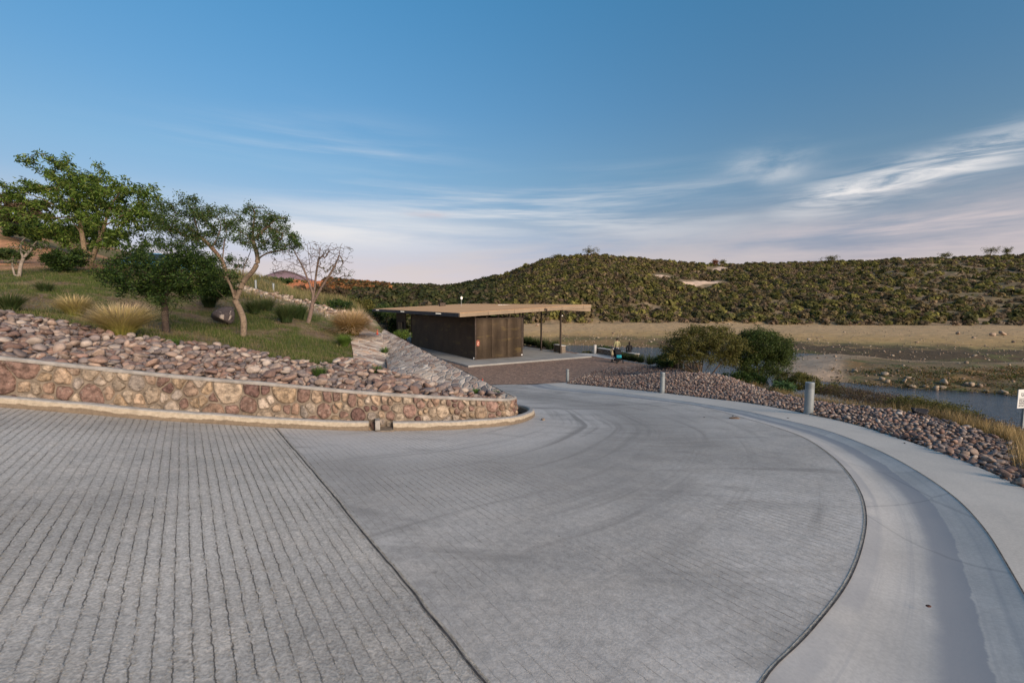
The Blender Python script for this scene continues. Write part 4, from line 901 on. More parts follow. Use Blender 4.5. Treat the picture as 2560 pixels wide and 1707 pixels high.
sz = t.new('ShaderNodeSeparateXYZ'); t.put(sz.inputs[0], P); c = t.mix(t.sstep(t.noise(t.scale(P, .5, .5, 2), 1.2, 4), .56, .68, 0, .45), c, (.20, .145, .06))
t.put(b.inputs['Base Color'], c); b.inputs['Roughness'].default_value = .42; b.inputs['Metallic'].default_value = .55
wv = t.new('ShaderNodeTexWave'); cxx = t.new('ShaderNodeCombineXYZ'); t.put(cxx.inputs[0], uu); t.put(wv.inputs[0], cxx.outputs[0]); wv.inputs['Scale'].default_value = 3.4; bump(t, b, wv.outputs['Fac'], .6, .02); MAT['screen'] = m
def panelwall(name, r0, l0, r1, l1, zb_, zt_, th=.06, n=None, door=False):
    a = B2(r0, l0, 0); d = B2(r1, l1, 0) - a; L_ = np.linalg.norm(d); d /= L_; nn = np.array([d[1], -d[0], 0]); n = n or max(1, int(L_ / 1.25)); mb = MB()
    for k in range(n):
        s0, s1 = L_ * k / n + .012, L_ * (k + 1) / n - .012; mb.box(a + d * (s0 + s1) / 2 + UP * (zb_ + zt_) / 2, (s1 - s0, th, zt_ - zb_), (d, nn, UP))
        nf = max(2, int((s1 - s0) / .10))
        for j in range(nf + 1): mb.box(a + d * (s0 + .01 + (s1 - s0 - .02) * j / nf) + nn * (th / 2 + .008) + UP * (zb_ + zt_) / 2, (.016, .026, zt_ - zb_ - .06), (d, nn, UP))
    return mb.build(name, MAT['screen'], bd)
zb_ = ZS + .05
panelwall('screen_wall', wr, wl_, wr1, wl_, zb_, WTOP)
panelwall('screen_wall', wr, wl_ + .06, wr, wl1, zb_, WTOP + .02)
o = panelwall('screen_wall', wr1, wl_ + .06, wr1, wl1, zb_, WTOP)
panelwall('screen_wall', wr + 1.2, wl1, wr1, wl1, zb_, WTOP)
# corner posts and top rails
mb = MB()
for r, l in ((wr, wl_), (wr1, wl_), (wr1, wl1), (wr, wl1)): mb.box(B2(r, l, (zb_ + WTOP) / 2 - .02), (.13, .13, WTOP - zb_ + .12), (RD, LD, UP))
mb.box(B2((wr + wr1) / 2, wl_, WTOP + .04), (wr1 - wr, .09, .08), (RD, LD, UP)); mb.box(B2(wr, (wl_ + wl1) / 2, WTOP + .06), (.09, wl1 - wl_, .08), (RD, LD, UP)); mb.box(B2(wr1, (wl_ + wl1) / 2, WTOP + .04), (.09, wl1 - wl_, .08), (RD, LD, UP))
mb.box(B2((wr + wr1) / 2, wl_, zb_ - .02), (wr1 - wr + .1, .10, .06), (RD, LD, UP)); mb.box(B2(wr, (wl_ + wl1) / 2, zb_ - .02), (.10, wl1 - wl_, .06), (RD, LD, UP)); mb.build('frame', MAT['steel'], bd)
# short posts in the open clerestory
for r in np.linspace(wr + .1, wr1 - .05, 5):
    for l in (wl_ + .25, (wl_ + wl1) / 2, wl1 - .2):
        z1 = roofz((B2(r, l, 0) - c0)[:2] @ RD[:2], (B2(r, l, 0) - c0)[:2] @ LD[:2]); MB().box(B2(r, l, (WTOP + z1) / 2 - .3), (.11, .11, z1 - WTOP + .6), (RD, LD, UP)).build('post', MAT['steel'], bd)
# recessed dark entry and end block with a window
q = B2(wr, wl1, 0); eb = wl1 + 2.3
panelwall('entry_wall', wr + 1.2, wl1 + .1, wr + 1.2, eb, zb_, WTOP + .25).data.materials[0] = MAT['steel']
panelwall('end_block', wr + .1, eb, wr + .1, eb + 3.6, zb_, WTOP + .3)
MAT['ochre'] = M_plain('ochre block panel', (.24, .17, .09), .8, ns=3, amt=.25)
wm_ = MB().box(B2(wr + .03, eb + 1.9, ZS + 1.55), (.04, 1.9, 1.7), (LD * 0 + RD, LD, UP)).build('window', MAT['ochre'], bd)
mb = MB()
for l in (eb + .95, eb + 1.9, eb + 2.85): mb.box(B2(wr - .0, l, ZS + 1.55), (.06, .09, 1.8), (RD, LD, UP))
for z_ in (ZS + .66, ZS + 2.44): mb.box(B2(wr - .0, eb + 1.9, z_), (.06, 2.0, .09), (RD, LD, UP))
mb.build('frame', MAT['steel'], wm_)
MAT['white'] = M_plain('white lamp glass', (.85, .83, .80), .4)
for k, (r, l, z_) in enumerate(((wr - .07, wl_ + .14, ZS + .12), (wr1 - .05, wl_ - .07, ZS + .16))): MB().box(B2(r, l, z_), (.10, .10, .12), (RD, LD, UP), bev=.01).build('floor_lamp', MAT['white'], bd)
# red round emblem sticker on the screen
eb_p = B2(0, 0, 0); q = W(1194.5, 857.5, 1); tq = None
for r in np.arange(wr, wr1, .01):
    if pxof(B2(r, wl_ - .05, -3))[0] > 1194.5: break
zc_ = z_from_py(*(B2(r, wl_ - .05, 0)[:2]), 858); MAT['red'] = M_plain('red sticker', (.27, .075, .05), .6, ns=14, amt=.3)
dv = [B2(r, wl_ - .062, zc_)] + [B2(r, wl_ - .062, zc_) + RD * .17 * math.cos(a) + UP * .26 * math.sin(a) for a in np.linspace(0, 6.283, 24, endpoint=False)]
o = MB().add(dv, [(0, 1 + (j + 1) % 24, 1 + j) for j in range(24)]).build('emblem', MAT['red'], bd); mb = MB()
for dx, dz, ww, hh_ in ((.03, .06, .09, .10), (-.02, -.07, .05, .13), (.06, -.12, .05, .07)): mb.box(B2(r, wl_ - .066, zc_) + RD * dx + UP * dz, (ww, .006, hh_), (RD, LD, UP))
mb.build('emblem_mark', M_plain('pale mark', (.62, .42, .30), .6), o)
mb = MB()
for i, (dx, dz) in enumerate(((-.34, .02), (-.30, .10), (-.36, -.06))): mb.box(B2(wr - .075, wl_ + .30 - i * .03, zc_ + dz), (.006, .05, .05), (RD, LD, UP))
mb.build('emblem_mark', MAT['red'], bd)
# slender columns under the open end
for px, py in ((1401, 883), (1352.8, 875.5), (1307, 867.5)):
    p = onz(px, py, ZS); z1 = roofz((p - c0)[:2] @ RD[:2], (p - c0)[:2] @ LD[:2]); cl_ = MB().box(p + UP * ((z1 - ZS) / 2), (.12, .14, z1 - ZS), (RD, LD, UP), bev=.01).build('column', MAT['steel'], bd)
    MB().box(p + UP * .012, (.26, .26, .024), (RD, LD, UP)).build('base_plate', MAT['steel'], cl_)
    if px > 1400: MB().box(p + UP * (z1 - ZS - .62) + RD * .11 - LD * .05, (.12, .10, .12), (RD, LD, UP), bev=.01).build('lamp', MAT['white'], cl_)

# ================================================================ bollards
def bollard(p, h, r, label, top=True):
    e = empty('bollard_light', p, label, 'bollard', 'grey bollards along the edge of the walkway')
    MB().lathe(p, [(r * 1.0, -.1), (r, h * .80), (r, h * .80 + .004)], 28).build('post', MAT['galv'], e, smoothf=False)
    lv = MB(); z0 = h * .815
    lv.lathe(p, [(r * .86, h * .80), (r * .86, h * .97)], 24)
    for k in range(5): lv.lathe(p, [(r * .88, z0 + k * h * .032), (r * 1.0, z0 + k * h * .032 - .002), (r * 1.0, z0 + k * h * .032 + h * .018), (r * .88, z0 + k * h * .032 + h * .024)], 28)
    lv.build('louvre', MAT['galv'], e); MB().lathe(p, [(r, h * .968), (r, h * .985), (r * .94, h), (.01, h + .003)], 28).build('cap', MAT['galv'], e); return e
for px, pyb, pyt, lb in ((2021, 1034, 955.5, 'nearest and biggest grey bollard with louvred top, right of the bushes'), (1655.5, 982, 931, 'middle grey bollard standing in front of the cobble mound'), (1418.5, 956.5, 923, 'farthest of the kerbside bollards, at the corner of the brown plaza')):
    p = hit(px, pyb, zr if px > 1500 else zr, 5); h = .0; h = (z_from_py(p[0], p[1], pyt) - p[2]); bollard(p, h, h * .128 if px > 2000 else h * .115, lb)
p = onz(1487, 885, ZP); h = z_from_py(p[0], p[1], 862) - p[2]
e = empty('post', p, 'pale concrete post at the water end of the light path', 'post'); MB().lathe(p, [(.14, 0), (.14, h * .9)], 18).build('shaft', MAT['path'], e); MB().lathe(p, [(.145, h * .9), (.145, h), (.01, h + .01)], 18).build('cap', MAT['path'], e)
for px, pyt, pyb, d, lb in ((640, 700, 726, 31, 'pale round post on the ridge behind the leaning tree'), (684, 708, 728, 29.5, 'pale round post on the ridge left of the bare tree')):
    p = hit(px, pyb, zlawn, 15); h = z_from_py(p[0], p[1], pyt) - p[2]; p0 = p - UP * .3; e = empty('post', p, lb, 'post', 'posts on the ridge'); MB().lathe(p0, [(.06, 0), (.06, h + .22)], 14).build('shaft', MAT['galv'], e); MB().lathe(p0, [(.064, h + .22), (.064, h + .29), (.01, h + .30)], 14).build('cap', MAT['galv'], e)
# ================================================================ low stone walls at the plaza edge
def lowwall(a, b, h, th, label, mat='mortar'):
    a = np.array(a, float); b = np.array(b, float); d = b - a; d[2] = 0; L_ = np.linalg.norm(d); d /= L_; nn = np.array([-d[1], d[0], 0]); e = empty('low_stone_wall', (a + b) / 2, label, 'wall')
    MB().box((a + b) / 2 + UP * (h / 2 - .05), (L_, th, h + .1), (d, nn, UP)).build('mortar', MAT['mortar'], e); V = []; Fs = []; C_ = []; r = np.random.default_rng(int(L_ * 100))
    for side in (-1, 1):
        for s_ in np.arange(.08, L_ - .05, .19):
            for hz in np.arange(.07, h - .03, .15):
                R0, Fc = rock_shape(1, r, .8); P = R0 * [.105 * r.uniform(.7, 1.1), .04, .085 * r.uniform(.7, 1.05)]; cpt = a + d * (s_ + r.uniform(-.03, .03)) + nn * side * th / 2 + UP * (hz + r.uniform(-.02, .02)); b0 = len(V)
                V += (cpt + P[:, :1] * d + P[:, 1:2] * nn + P[:, 2:] * UP).tolist(); Fs += (Fc + b0).tolist(); C_ += [np.array(WALLC[r.integers(len(WALLC))])] * len(R0)
    mk('masonry', V, Fs, MAT['wstone'], e, col=np.array(C_)); MB().box((a + b) / 2 + UP * (h + .03), (L_ + .06, th + .08, .06), (d, nn, UP), bev=.012).build('capping', MAT['path'], e); return e
lowwall(onz(1497, 884, ZP), onz(1545, 892, ZP), .50, .4, 'low stone wall behind the stroller, left of the standing man')
lowwall(onz(1548, 893, ZP), onz(1592, 901, ZP), .50, .4, 'low stone wall the woman in black sits on')
lowwall(onz(1389, 878, ZS), onz(1409, 882, ZS), .62, .4, 'short stone wall block beside the last roof column')
lowwall(onz(1680, 922, ZP + .05), onz(1700, 925, ZP + .05), .62, .5, 'stone pier left of the opening behind the spreading bush')
lowwall(onz(1712, 926, ZP + .05), onz(1752, 929, ZP + .05), .62, .5, 'stone pier right of the opening behind the spreading bush')
# ================================================================ sign
p0 = W(2552, 1100, 9.6); zt_ = z_from_py(p0[0], p0[1], 972); zb2 = z_from_py(p0[0], p0[1], 1018.5); sg = empty('sign', p0, 'white notice board on a thin metal post at the right edge, reading UGA', 'sign')
fx = np.array([.985, .17, 0]); fx /= np.linalg.norm(fx); fn = np.array([fx[1], -fx[0], 0]); bw = .56; bc = p0 * [1, 1, 0] + UP * (zt_ + zb2) / 2 + fx * .02
MB().box(p0 + UP * ((zt_ - p0[2]) / 2 - .25), (.045, .04, zt_ - p0[2] + .4), (fx, fn, UP)).build('post', MAT['galv'], sg)
MAT['board'] = M_plain('white board', (.62, .63, .62), .5, ns=4, amt=.06)
bo = MB().box(bc + fn * .035, (bw, .015, zt_ - zb2), (fx, fn, UP), bev=.003).build('board', MAT['board'], sg)
MAT['ink'] = M_plain('grey ink', (.10, .10, .11), .7)
def text(s_, x0, z0, size, name='lettering', bold=0.0):
    cu = bpy.data.curves.new(name, 'FONT'); cu.body = s_; cu.size = size; cu.offset = bold; cu.extrude = .0008; to = bpy.data.objects.new(name, cu); COL.objects.link(to); bpy.context.view_layer.update()
    me = bpy.data.meshes.new_from_object(to.evaluated_get(bpy.context.evaluated_depsgraph_get())); bpy.data.objects.remove(to)
    V = np.array([v.co[:] for v in me.vertices]); Fc = [tuple(p.vertices) for p in me.polygons]; o_ = bc + fn * .0445
    V = o_ + (V[:, :1] + x0) * fx + (V[:, 1:2] + z0) * UP + V[:, 2:] * fn; return mk(name, V, Fc, MAT['ink'], bo)
H_ = zt_ - zb2
text('UGA', -bw / 2 + .085, H_ * .5 - H_ * .36, H_ * .27, bold=.004)
MB().box(bc + fn * .0445 + UP * (H_ * .5 - H_ * .44) , (bw * .90, .002, .004), (fx, fn, UP)).build('rule', MAT['ink'], bo)
for i, tx in enumerate(['LIMITE DEL', 'EN EL EMBALSE', 'PROPIEDAD', 'LOCAL DEL', 'EN CASO']): text(tx, -bw / 2 + .035, H_ * .5 - H_ * (.56 + .088 * i), H_ * .085, bold=.0008)
# ================================================================ small markers
def cone(p, h, label):
    e = empty('marker_cone', p, label, 'cone'); MB().lathe(p, [(h * .22, 0), (h * .22, .02), (h * .19, .03), (h * .06, h), (h * .05, h)], 14).build('body', M_plain('orange plastic', (.50, .05, .025), .5), e); MB().lathe(p, [(h * .172, h * .42), (h * .13, h * .62)], 14).build('band', M_plain('faded band', (.55, .12, .07), .5), e)
p = hit(943.5, 838, zg, 8); cone(p, .25, 'small orange red marker on top of the stone paved slope')
q = Rp[int(np.argmin([abs(pxof(v)[0] - 1208) for v in Rp]))]; cone(q + UP * .0, .06, 'tiny red marker on the lower free edge of the stone paved slope')

# ================================================================ plants
GREEN1 = [(.065, .115, .018), (.10, .155, .024), (.045, .085, .015), (.14, .18, .04)]
GREEN2 = [(.040, .075, .018), (.060, .100, .024), (.028, .052, .014), (.085, .12, .04)]
GREEN1, GREEN2 = [[tuple(v * 1.22 for v in q) for q in p_] for p_ in (GREEN1, GREEN2)]
DARKG = [(.026, .055, .013), (.042, .080, .018), (.018, .038, .010), (.075, .12, .022)]
OLIVE = [(.105, .105, .024), (.145, .130, .034), (.072, .080, .020), (.165, .16, .048)]
BROWNB = [(.12, .085, .055), (.16, .11, .07), (.085, .062, .045), (.11, .10, .04)]
def palette(pal, n, r, v=.25): return np.array(pal)[r.integers(0, len(pal), n)] * r.uniform(1 - v, 1 + v, (n, 1))
def leaves(name, P, size, pal, r, parent=None, aspect=.42, droop=.0, mat=None, out=None, bias_up=.25, colmul=None):
    n = len(P); d = r.normal(size=(n, 3)); d[:, 2] = d[:, 2] * .7 + bias_up - droop
    if out is not None: d += out
    d /= np.linalg.norm(d, axis=1)[:, None]; q = r.normal(size=(n, 3)); s_ = np.cross(d, q); s_ /= np.linalg.norm(s_, axis=1)[:, None] + 1e-9; up_ = np.cross(s_, d)
    L_ = size * r.uniform(.6, 1.25, n)[:, None]; Wd = L_ * aspect * .5; cup = L_ * .10
    V = np.stack([P, P + d * L_ * .45 + s_ * Wd - up_ * cup * -1, P + d * L_ - up_ * cup, P + d * L_ * .45 - s_ * Wd + up_ * cup], 1).reshape(-1, 3)
    F_ = np.arange(n * 4).reshape(n, 4); c = palette(pal, n, r)
    if colmul is not None: c = c * colmul
    return mk(name, V, F_, mat or MAT['leaf'], parent, col=np.repeat(c, 4, 0))
def grow(limbs, attr, r, seg=.16, jit=.05, grav=.0):
    pos_ = []; par = []; base = []
    for L_ in limbs:
        L_ = spline(np.array(L_), 5) if len(L_) > 2 else resample(np.array(L_), .15)
        if not pos_: pos_.append(L_[0]); par.append(-1); prev = 0; base.append(0)
        else: prev = int(np.argmin(np.linalg.norm(np.array(pos_) - L_[0], axis=1)))
        for p in L_[1:]: pos_.append(p); par.append(prev); prev = len(pos_) - 1
    nodes = np.zeros((len(pos_) + len(attr) * 6 + 10, 3)); nodes[:len(pos_)] = pos_; m_ = len(pos_); par = par + [0] * (len(nodes) - len(par))
    D = np.linalg.norm(attr[:, None] - nodes[None, :m_], axis=2); near_ = D.argmin(1); dm = D.min(1); alive = np.ones(len(attr), bool); tips = []
    for _ in range(len(attr)):
        k = int(np.argmin(np.where(alive, dm, 1e9))); alive[k] = False
        a = nodes[near_[k]]; b = attr[k]; dist = dm[k]; n = int(np.clip(dist / seg, 1, 6)); prev = near_[k]; m0 = m_
        for i in range(1, n + 1):
            t_ = i / n; p = a + (b - a) * t_ + UP * math.sin(t_ * math.pi) * dist * .10 + (r.normal(size=3) * jit * dist if i < n else 0); nodes[m_] = p; par[m_] = prev; prev = m_; m_ += 1
        tips.append(m_ - 1); dd = np.linalg.norm(attr[:, None] - nodes[None, m0:m_], axis=2); j = dd.argmin(1); v = dd.min(1); up = v < dm; near_[up] = m0 + j[up]; dm[up] = v[up]
    return nodes[:m_], np.array(par[:m_]), np.array(tips)
def wood(name, nodes, par, r0, rt, expo, parent, barkc, r, sides=7):
    expo = expo * 1.18; barkc = tuple(v * .72 for v in barkc)
    n = len(nodes); cnt = np.ones(n); kids = [[] for _ in range(n)]
    for i in range(n - 1, 0, -1): cnt[par[i]] += cnt[i]; kids[par[i]].append(i)
    rad = np.maximum(rt, r0 * (cnt / cnt[0]) ** expo); V = []; Fs = []; C_ = []
    dirs = np.zeros((n, 3))
    for i in range(1, n): dirs[i] = nodes[i] - nodes[par[i]]
    dirs[0] = nodes[kids[0][0]] - nodes[0] if kids[0] else UP; dirs /= np.linalg.norm(dirs, axis=1)[:, None] + 1e-9
    main = {i: max(kids[i], key=lambda k: rad[k]) if kids[i] else -1 for i in range(n)}
    def ring(p, d, rr, m):
        u = np.cross(d, [.31, .2, .93]) if abs(d[2]) < .9 else np.cross(d, [1, .1, 0]); u /= np.linalg.norm(u); v = np.cross(d, u); a = np.linspace(0, 2 * math.pi, m, endpoint=False); return p + rr * (np.cos(a)[:, None] * u + np.sin(a)[:, None] * v)
    for i in range(1, n):
        m = sides if rad[i] > .02 else 3; pd = dirs[par[i]] if main[par[i]] == i and par[i] != 0 else dirs[i]; ra = rad[par[i]] if main[par[i]] == i else min(rad[par[i]], rad[i] * 1.15)
        if i == main[0] : ra = rad[0] * 1.25
        if rad[i] <= .02 < ra and m == 3: ra = min(ra, .03)
        b0 = len(V) ; 
        V.extend(ring(nodes[par[i]], pd, ra, m)); V.extend(ring(nodes[i], dirs[i] if main[i] < 0 or True else dirs[i], rad[i], m))
        Fs.extend([(b0 + j, b0 + (j + 1) % m, b0 + m + (j + 1) % m, b0 + m + j) for j in range(m)])
        cc = np.array(barkc) * (1 if rad[i] > .03 else .72); C_.extend([cc] * (2 * m))
    return mk(name, V, np.array(Fs), MAT['bark'], parent, col=np.array(C_), smoothf=True)
def lobes_pts(lobes, n, r, zf=None, dj=.0, floor=None):
    out = []; w_ = np.array([l[3] * l[4] * l[5] for l in lobes], float) ** .8; w_ /= w_.sum()
    for l, k in zip(lobes, r.multinomial(n, w_)):
        px, py, d, rx, ry, rd = l; v = r.normal(size=(k, 3)); v /= np.linalg.norm(v, axis=1)[:, None]; v *= r.uniform(.25, 1, (k, 1)) ** .5; v *= np.where(r.random((k, 1)) < .16, r.uniform(1.05, 1.42, (k, 1)), 1.0); c_ = W(px, py, d); s_ = d / F
        out.append(c_ + v * [rx * s_, rd, ry * s_])
    return np.vstack(out)
LEAFK = 1.6
def tree(name, label, limbs_px, lobes, n_attr, n_leaf, leafsize, pal, r0, seed, bark=(.30, .22, .16), aspect=.42, droop=0., spread=.10, group=None, cat='tree', rt=.004, expo=.5, bias_up=.25, seg=.16, leaf_zone=None, sink=.12):
    r = np.random.default_rng(seed); limbs = [[W(*q) for q in L_] for L_ in limbs_px]; limbs[0][0] = limbs[0][0] - UP * sink
    at = lobes_pts(lobes, n_attr, r); nodes, par, tips = grow(limbs, at, r, seg=seg); e = empty(name, limbs[0][0] + UP * sink, label, cat, group)
    wood('trunk', nodes, par, r0, rt, expo, e, bark, r)
    if n_leaf:
        nl0 = sum(len(L_) for L_ in limbs_px); k = np.arange(len(nodes)); k = k[(k > len(nodes) - len(at) * 0 - 1) | (k >= nl0 * 4)]
        first = len(nodes) - 1; ok = [i for i in range(1, len(nodes)) if i >= min(tips.min(), len(nodes) - 1) - 3]
        n_leaf = int(n_leaf * LEAFK); wts_ = np.where(np.isin(ok, tips), 4., 1.); pick = r.choice(ok, n_leaf, p=wts_ / wts_.sum()); t_ = r.random((n_leaf, 1)); P = nodes[pick] * t_ + nodes[par[pick]] * (1 - t_) + r.normal(size=(n_leaf, 3)) * spread * np.array([1, 1, .8])
        if leaf_zone is not None: px, py = pxof(P); q = leaf_zone(px, py, r); P = P[q]
        leaves('crown', P, leafsize, pal, r, e, aspect, droop, bias_up=bias_up)
    return e
# the tall left tree with drooping leaves
tree('broadleaf_tree', 'tallest tree at far left with drooping bright green leaves and two pale trunks',
     [[(222,674,20),(213,640,20),(206,590,20),(196,540,20.2),(180,490,20.3),(160,440,20.5),(135,400,20.5)], [(222,674,20),(238,628,19.9),(258,575,19.8),(275,520,19.6),(300,480,19.5)], [(250,598,19.9),(244,540,20.2),(240,470,20.5),(225,430,20.5)], [(205,585,20),(160,530,19.6),(110,500,19.4),(60,480,19.3)], [(262,565,19.8),(320,530,19.4),(360,500,19.2)], [(196,540,20),(130,545,19.7),(70,540,19.6),(35,530,19.4)], [(240,625,19.9),(275,600,19.5),(300,590,19.3)], [(213,640,20),(170,600,20.3),(130,585,20.4)]],
     [(105,410,20.4,40,25,.9),(170,430,20.3,60,38,1.2),(230,440,20.2,45,35,1.1),(285,440,19.9,28,24,.7),(60,465,19.6,45,25,.8),(120,490,20,70,40,1.4),(220,500,20,80,45,1.6),(300,500,19.5,65,42,1.3),(362,482,19.2,30,30,.7),(70,540,19.5,50,30,1.0),(300,560,19.4,75,45,1.3),(180,560,20.2,60,35,1.2),(370,545,19.2,40,30,.8),(120,590,20.4,50,25,.9),(215,600,20.3,50,25,1.0),(310,610,19.6,60,25,.9),(250,500,20.6,60,60,1.2),(20,475,19.2,16,8,.3)],
     430, 12500, .17, GREEN1, .15, 1, bark=(.32, .235, .15), aspect=.30, droop=.75, spread=.10, bias_up=0)
tree('thorn_tree', 'wide green tree behind the dark bush with long arching branches',
     [[(592,735,17.5),(570,700,17.6),(556,655,17.8),(530,620,18),(498,590,18),(462,560,18.2),(432,540,18.4)], [(556,655,17.8),(560,610,17.8),(566,580,17.7),(560,540,17.7)], [(530,620,18),(545,590,18),(552,560,18.2),(540,540,18.3)], [(498,590,18),(470,590,18),(440,600,18)], [(498,590,18),(485,540,18.2),(480,510,18.2)]],
     [(490,520,18.2,48,28,1.1),(440,550,18.3,45,35,1.1),(545,545,17.9,45,28,1.0),(575,560,17.7,25,22,.6),(480,570,18,60,30,1.1),(430,600,18,55,30,1),(520,600,17.8,40,26,.8),(400,520,18.6,26,16,.5)],
     420, 9000, .085, GREEN2, .085, 2, bark=(.26, .175, .12), spread=.09)
tree('thorn_tree', 'leaning tree with pale crooked forked trunk right of the big boulder',
     [[(607,842,14),(609,805,14),(600,775,14.05),(588,752,14.1)], [(588,752,14.1),(600,725,14.1),(612,700,14.1),(634,675,14),(644,652,14),(640,625,14.1),(632,600,14.1),(634,560,14.2)], [(588,752,14.1),(577,715,14),(563,690,13.9),(556,665,13.8),(550,640,13.7)], [(612,700,14.1),(608,675,14.2),(620,645,14.3),(628,620,14.4),(622,590,14.4)], [(588,752,14.1),(568,748,14),(552,735,13.9),(540,722,13.9)], [(644,652,14),(655,640,13.9),(680,630,13.8),(710,625,13.7)], [(563,690,13.9),(590,672,14.1),(600,660,14.2)], [(634,600,14.1),(665,570,14),(695,545,14)], [(634,560,14.2),(636,530,14.2),(622,512,14.2)]],
     [(640,545,14.2,38,30,.8),(690,560,14,34,26,.7),(660,600,14,55,32,1.0),(715,600,13.8,32,22,.6),(625,525,14.2,16,16,.3),(600,590,14.2,22,22,.5),(735,615,13.7,22,14,.4),(545,690,13.8,45,26,.7),(520,660,13.8,26,22,.5),(590,655,14.3,26,18,.4)],
     460, 6800, .068, GREEN2, .095, 3, bark=(.27, .205, .15), spread=.06)
tree('bare_tree', 'almost leafless thorny tree with fine grey brown twigs',
     [[(768,808,18),(776,785,18),(781,760,18),(784,740,18)], [(784,740,18),(772,705,18),(758,670,18.1),(742,640,18.2),(732,622,18.2)], [(784,740,18),(790,690,18),(796,650,17.9),(803,612,17.8)], [(781,760,18),(802,722,17.9),(822,690,17.8),(842,655,17.7),(850,628,17.7)], [(772,705,18),(745,688,18.1),(715,680,18.2),(685,684,18.2)], [(784,740,18),(778,690,18.2),(772,640,18.2),(768,610,18.2)], [(802,722,17.9),(830,705,17.7),(858,690,17.6),(878,690,17.6)], [(758,670,18.1),(735,660,18.2),(712,650,18.3)], [(822,690,17.8),(850,668,17.7),(872,640,17.7)], [(796,650,17.9),(815,630,17.8),(828,608,17.8)]],
     [(770,630,18.1,55,28,1.1),(720,650,18.1,36,30,.8),(820,635,17.9,50,30,1),(865,640,17.7,26,26,.6),(790,670,18,70,26,1.1),(850,680,17.8,38,20,.7),(700,682,18.2,30,10,.5),(870,695,17.7,18,16,.4)],
     620, 1100, .06, GREEN2, .085, 4, bark=(.24, .175, .145), spread=.05, rt=.0075, expo=.46, seg=.11, leaf_zone=lambda px, py, r: (r.random(len(px)) < np.where((py > 668) & (px > 790), 1.0, .12)))
tree('bushy_tree', 'dense dark green bushy tree with black trunk between the grass clumps and the boulder',
     [[(416,834,12.2),(413,800,12.2),(412,770,12.2),(412,745,12.2)], [(412,770,12.2),(398,735,12.1),(380,700,12),(350,670,12)], [(412,745,12.2),(430,715,12.1),(450,690,12)], [(412,745,12.2),(412,700,12.3),(415,660,12.4)], [(413,795,12.2),(428,780,12.2),(435,765,12.2)], [(412,770,12.2),(396,775,12),(386,755,11.9)]],
     [(400,690,12.2,120,55,1.2),(320,680,12.1,60,42,.8),(470,680,12.1,62,46,.8),(410,640,12.3,80,35,.9),(420,735,12.1,55,28,.6),(335,725,12,40,22,.5),(480,640,12.3,55,25,.6),(520,680,12.3,35,32,.4)],
     420, 14500, .070, DARKG, .085, 5, bark=(.085, .062, .05), spread=.085)
tree('young_tree', 'small whitish forked trunk with few leaves at the far left',
     [[(46,690,17),(52,665,17),(58,645,17)], [(58,645,17),(52,625,17),(54,605,17),(64,594,17)], [(58,645,17),(72,630,17),(84,612,17),(92,603,17)], [(38,692,17),(32,670,17),(30,650,17)]],
     [(60,620,17,30,12,.3),(95,615,17,20,12,.3),(30,650,17,12,10,.2)], 45, 500, .075, GREEN2, .06, 6, bark=(.38, .32, .27), expo=.28, spread=.06)
def bush(name, label, px, py, d, rx, ry, rd, n, ls, pal, seed, cat='shrub', group=None, aspect=.45, droop=0, lobes=None, nst=5, nat=90, bark=(.10, .075, .05), spread=.07, r0=.03, kind='leaf'):
    lb = [(px, py - ry * .95, d, rx, ry, rd)] if lobes is None else lobes; r = np.random.default_rng(seed)
    limbs = [[(px, py, d), (px + r.uniform(-.4, .4) * rx, py - ry * .6, d + r.uniform(-.3, .3) * rd), (px + r.uniform(-.8, .8) * rx, py - ry * 1.2, d + r.uniform(-.6, .6) * rd)] for _ in range(nst)]
    return tree(name, label, limbs, lb, nat, n, ls, pal, r0, seed, bark=bark, aspect=aspect, droop=droop, cat=cat, group=group, spread=spread, seg=.2, sink=.06)
bush('shrub', 'low dark green shrub left of the tall tree trunks', 165, 672, 18.5, 50, 24, .8, 4200, .09, DARKG, 20)
bush('shrub', 'dark shrub crowning the orange cut bank, left of the tall tree', 165, 604, 33, 130, 22, 3, 11000, .20, DARKG, 21, nat=160)
bush('shrub', 'wide brown twiggy scrub on the hill at the top left edge', 25, 555, 40, 75, 34, 3, 7000, .24, BROWNB, 22, nat=200)
bush('shrub', 'small green shrub on the grass at the left edge', 20, 648, 22, 45, 13, .8, 2500, .11, GREEN2, 23)
bush('shrub', 'dark shrub between the leaning tree and the boulder', 545, 745, 17, 48, 26, .8, 4500, .085, DARKG, 24)
bush('shrub', 'green shrub on the ridge behind the bare tree', 835, 790, 24.5, 52, 20, 1.3, 4500, .11, DARKG, 25)
bush('shrub', 'olive shrub to the right of the bare tree on the ridge', 890, 776, 30, 46, 15, 1.6, 3500, .13, OLIVE, 26)
bush('shrub', 'brown green scrub on the ridge beyond the pale posts', 790, 745, 33, 80, 16, 2, 4500, .15, BROWNB, 27)
bush('shrub', 'green mound of bushes topping the ridge behind the posts', 660, 712, 35, 75, 10, 2, 5500, .14, GREEN2, 28, nat=140)
bush('shrub', 'small leafy plant at the far end of the paved slope', 1003, 845, 24, 24, 9, .5, 1400, .07, GREEN1, 29)
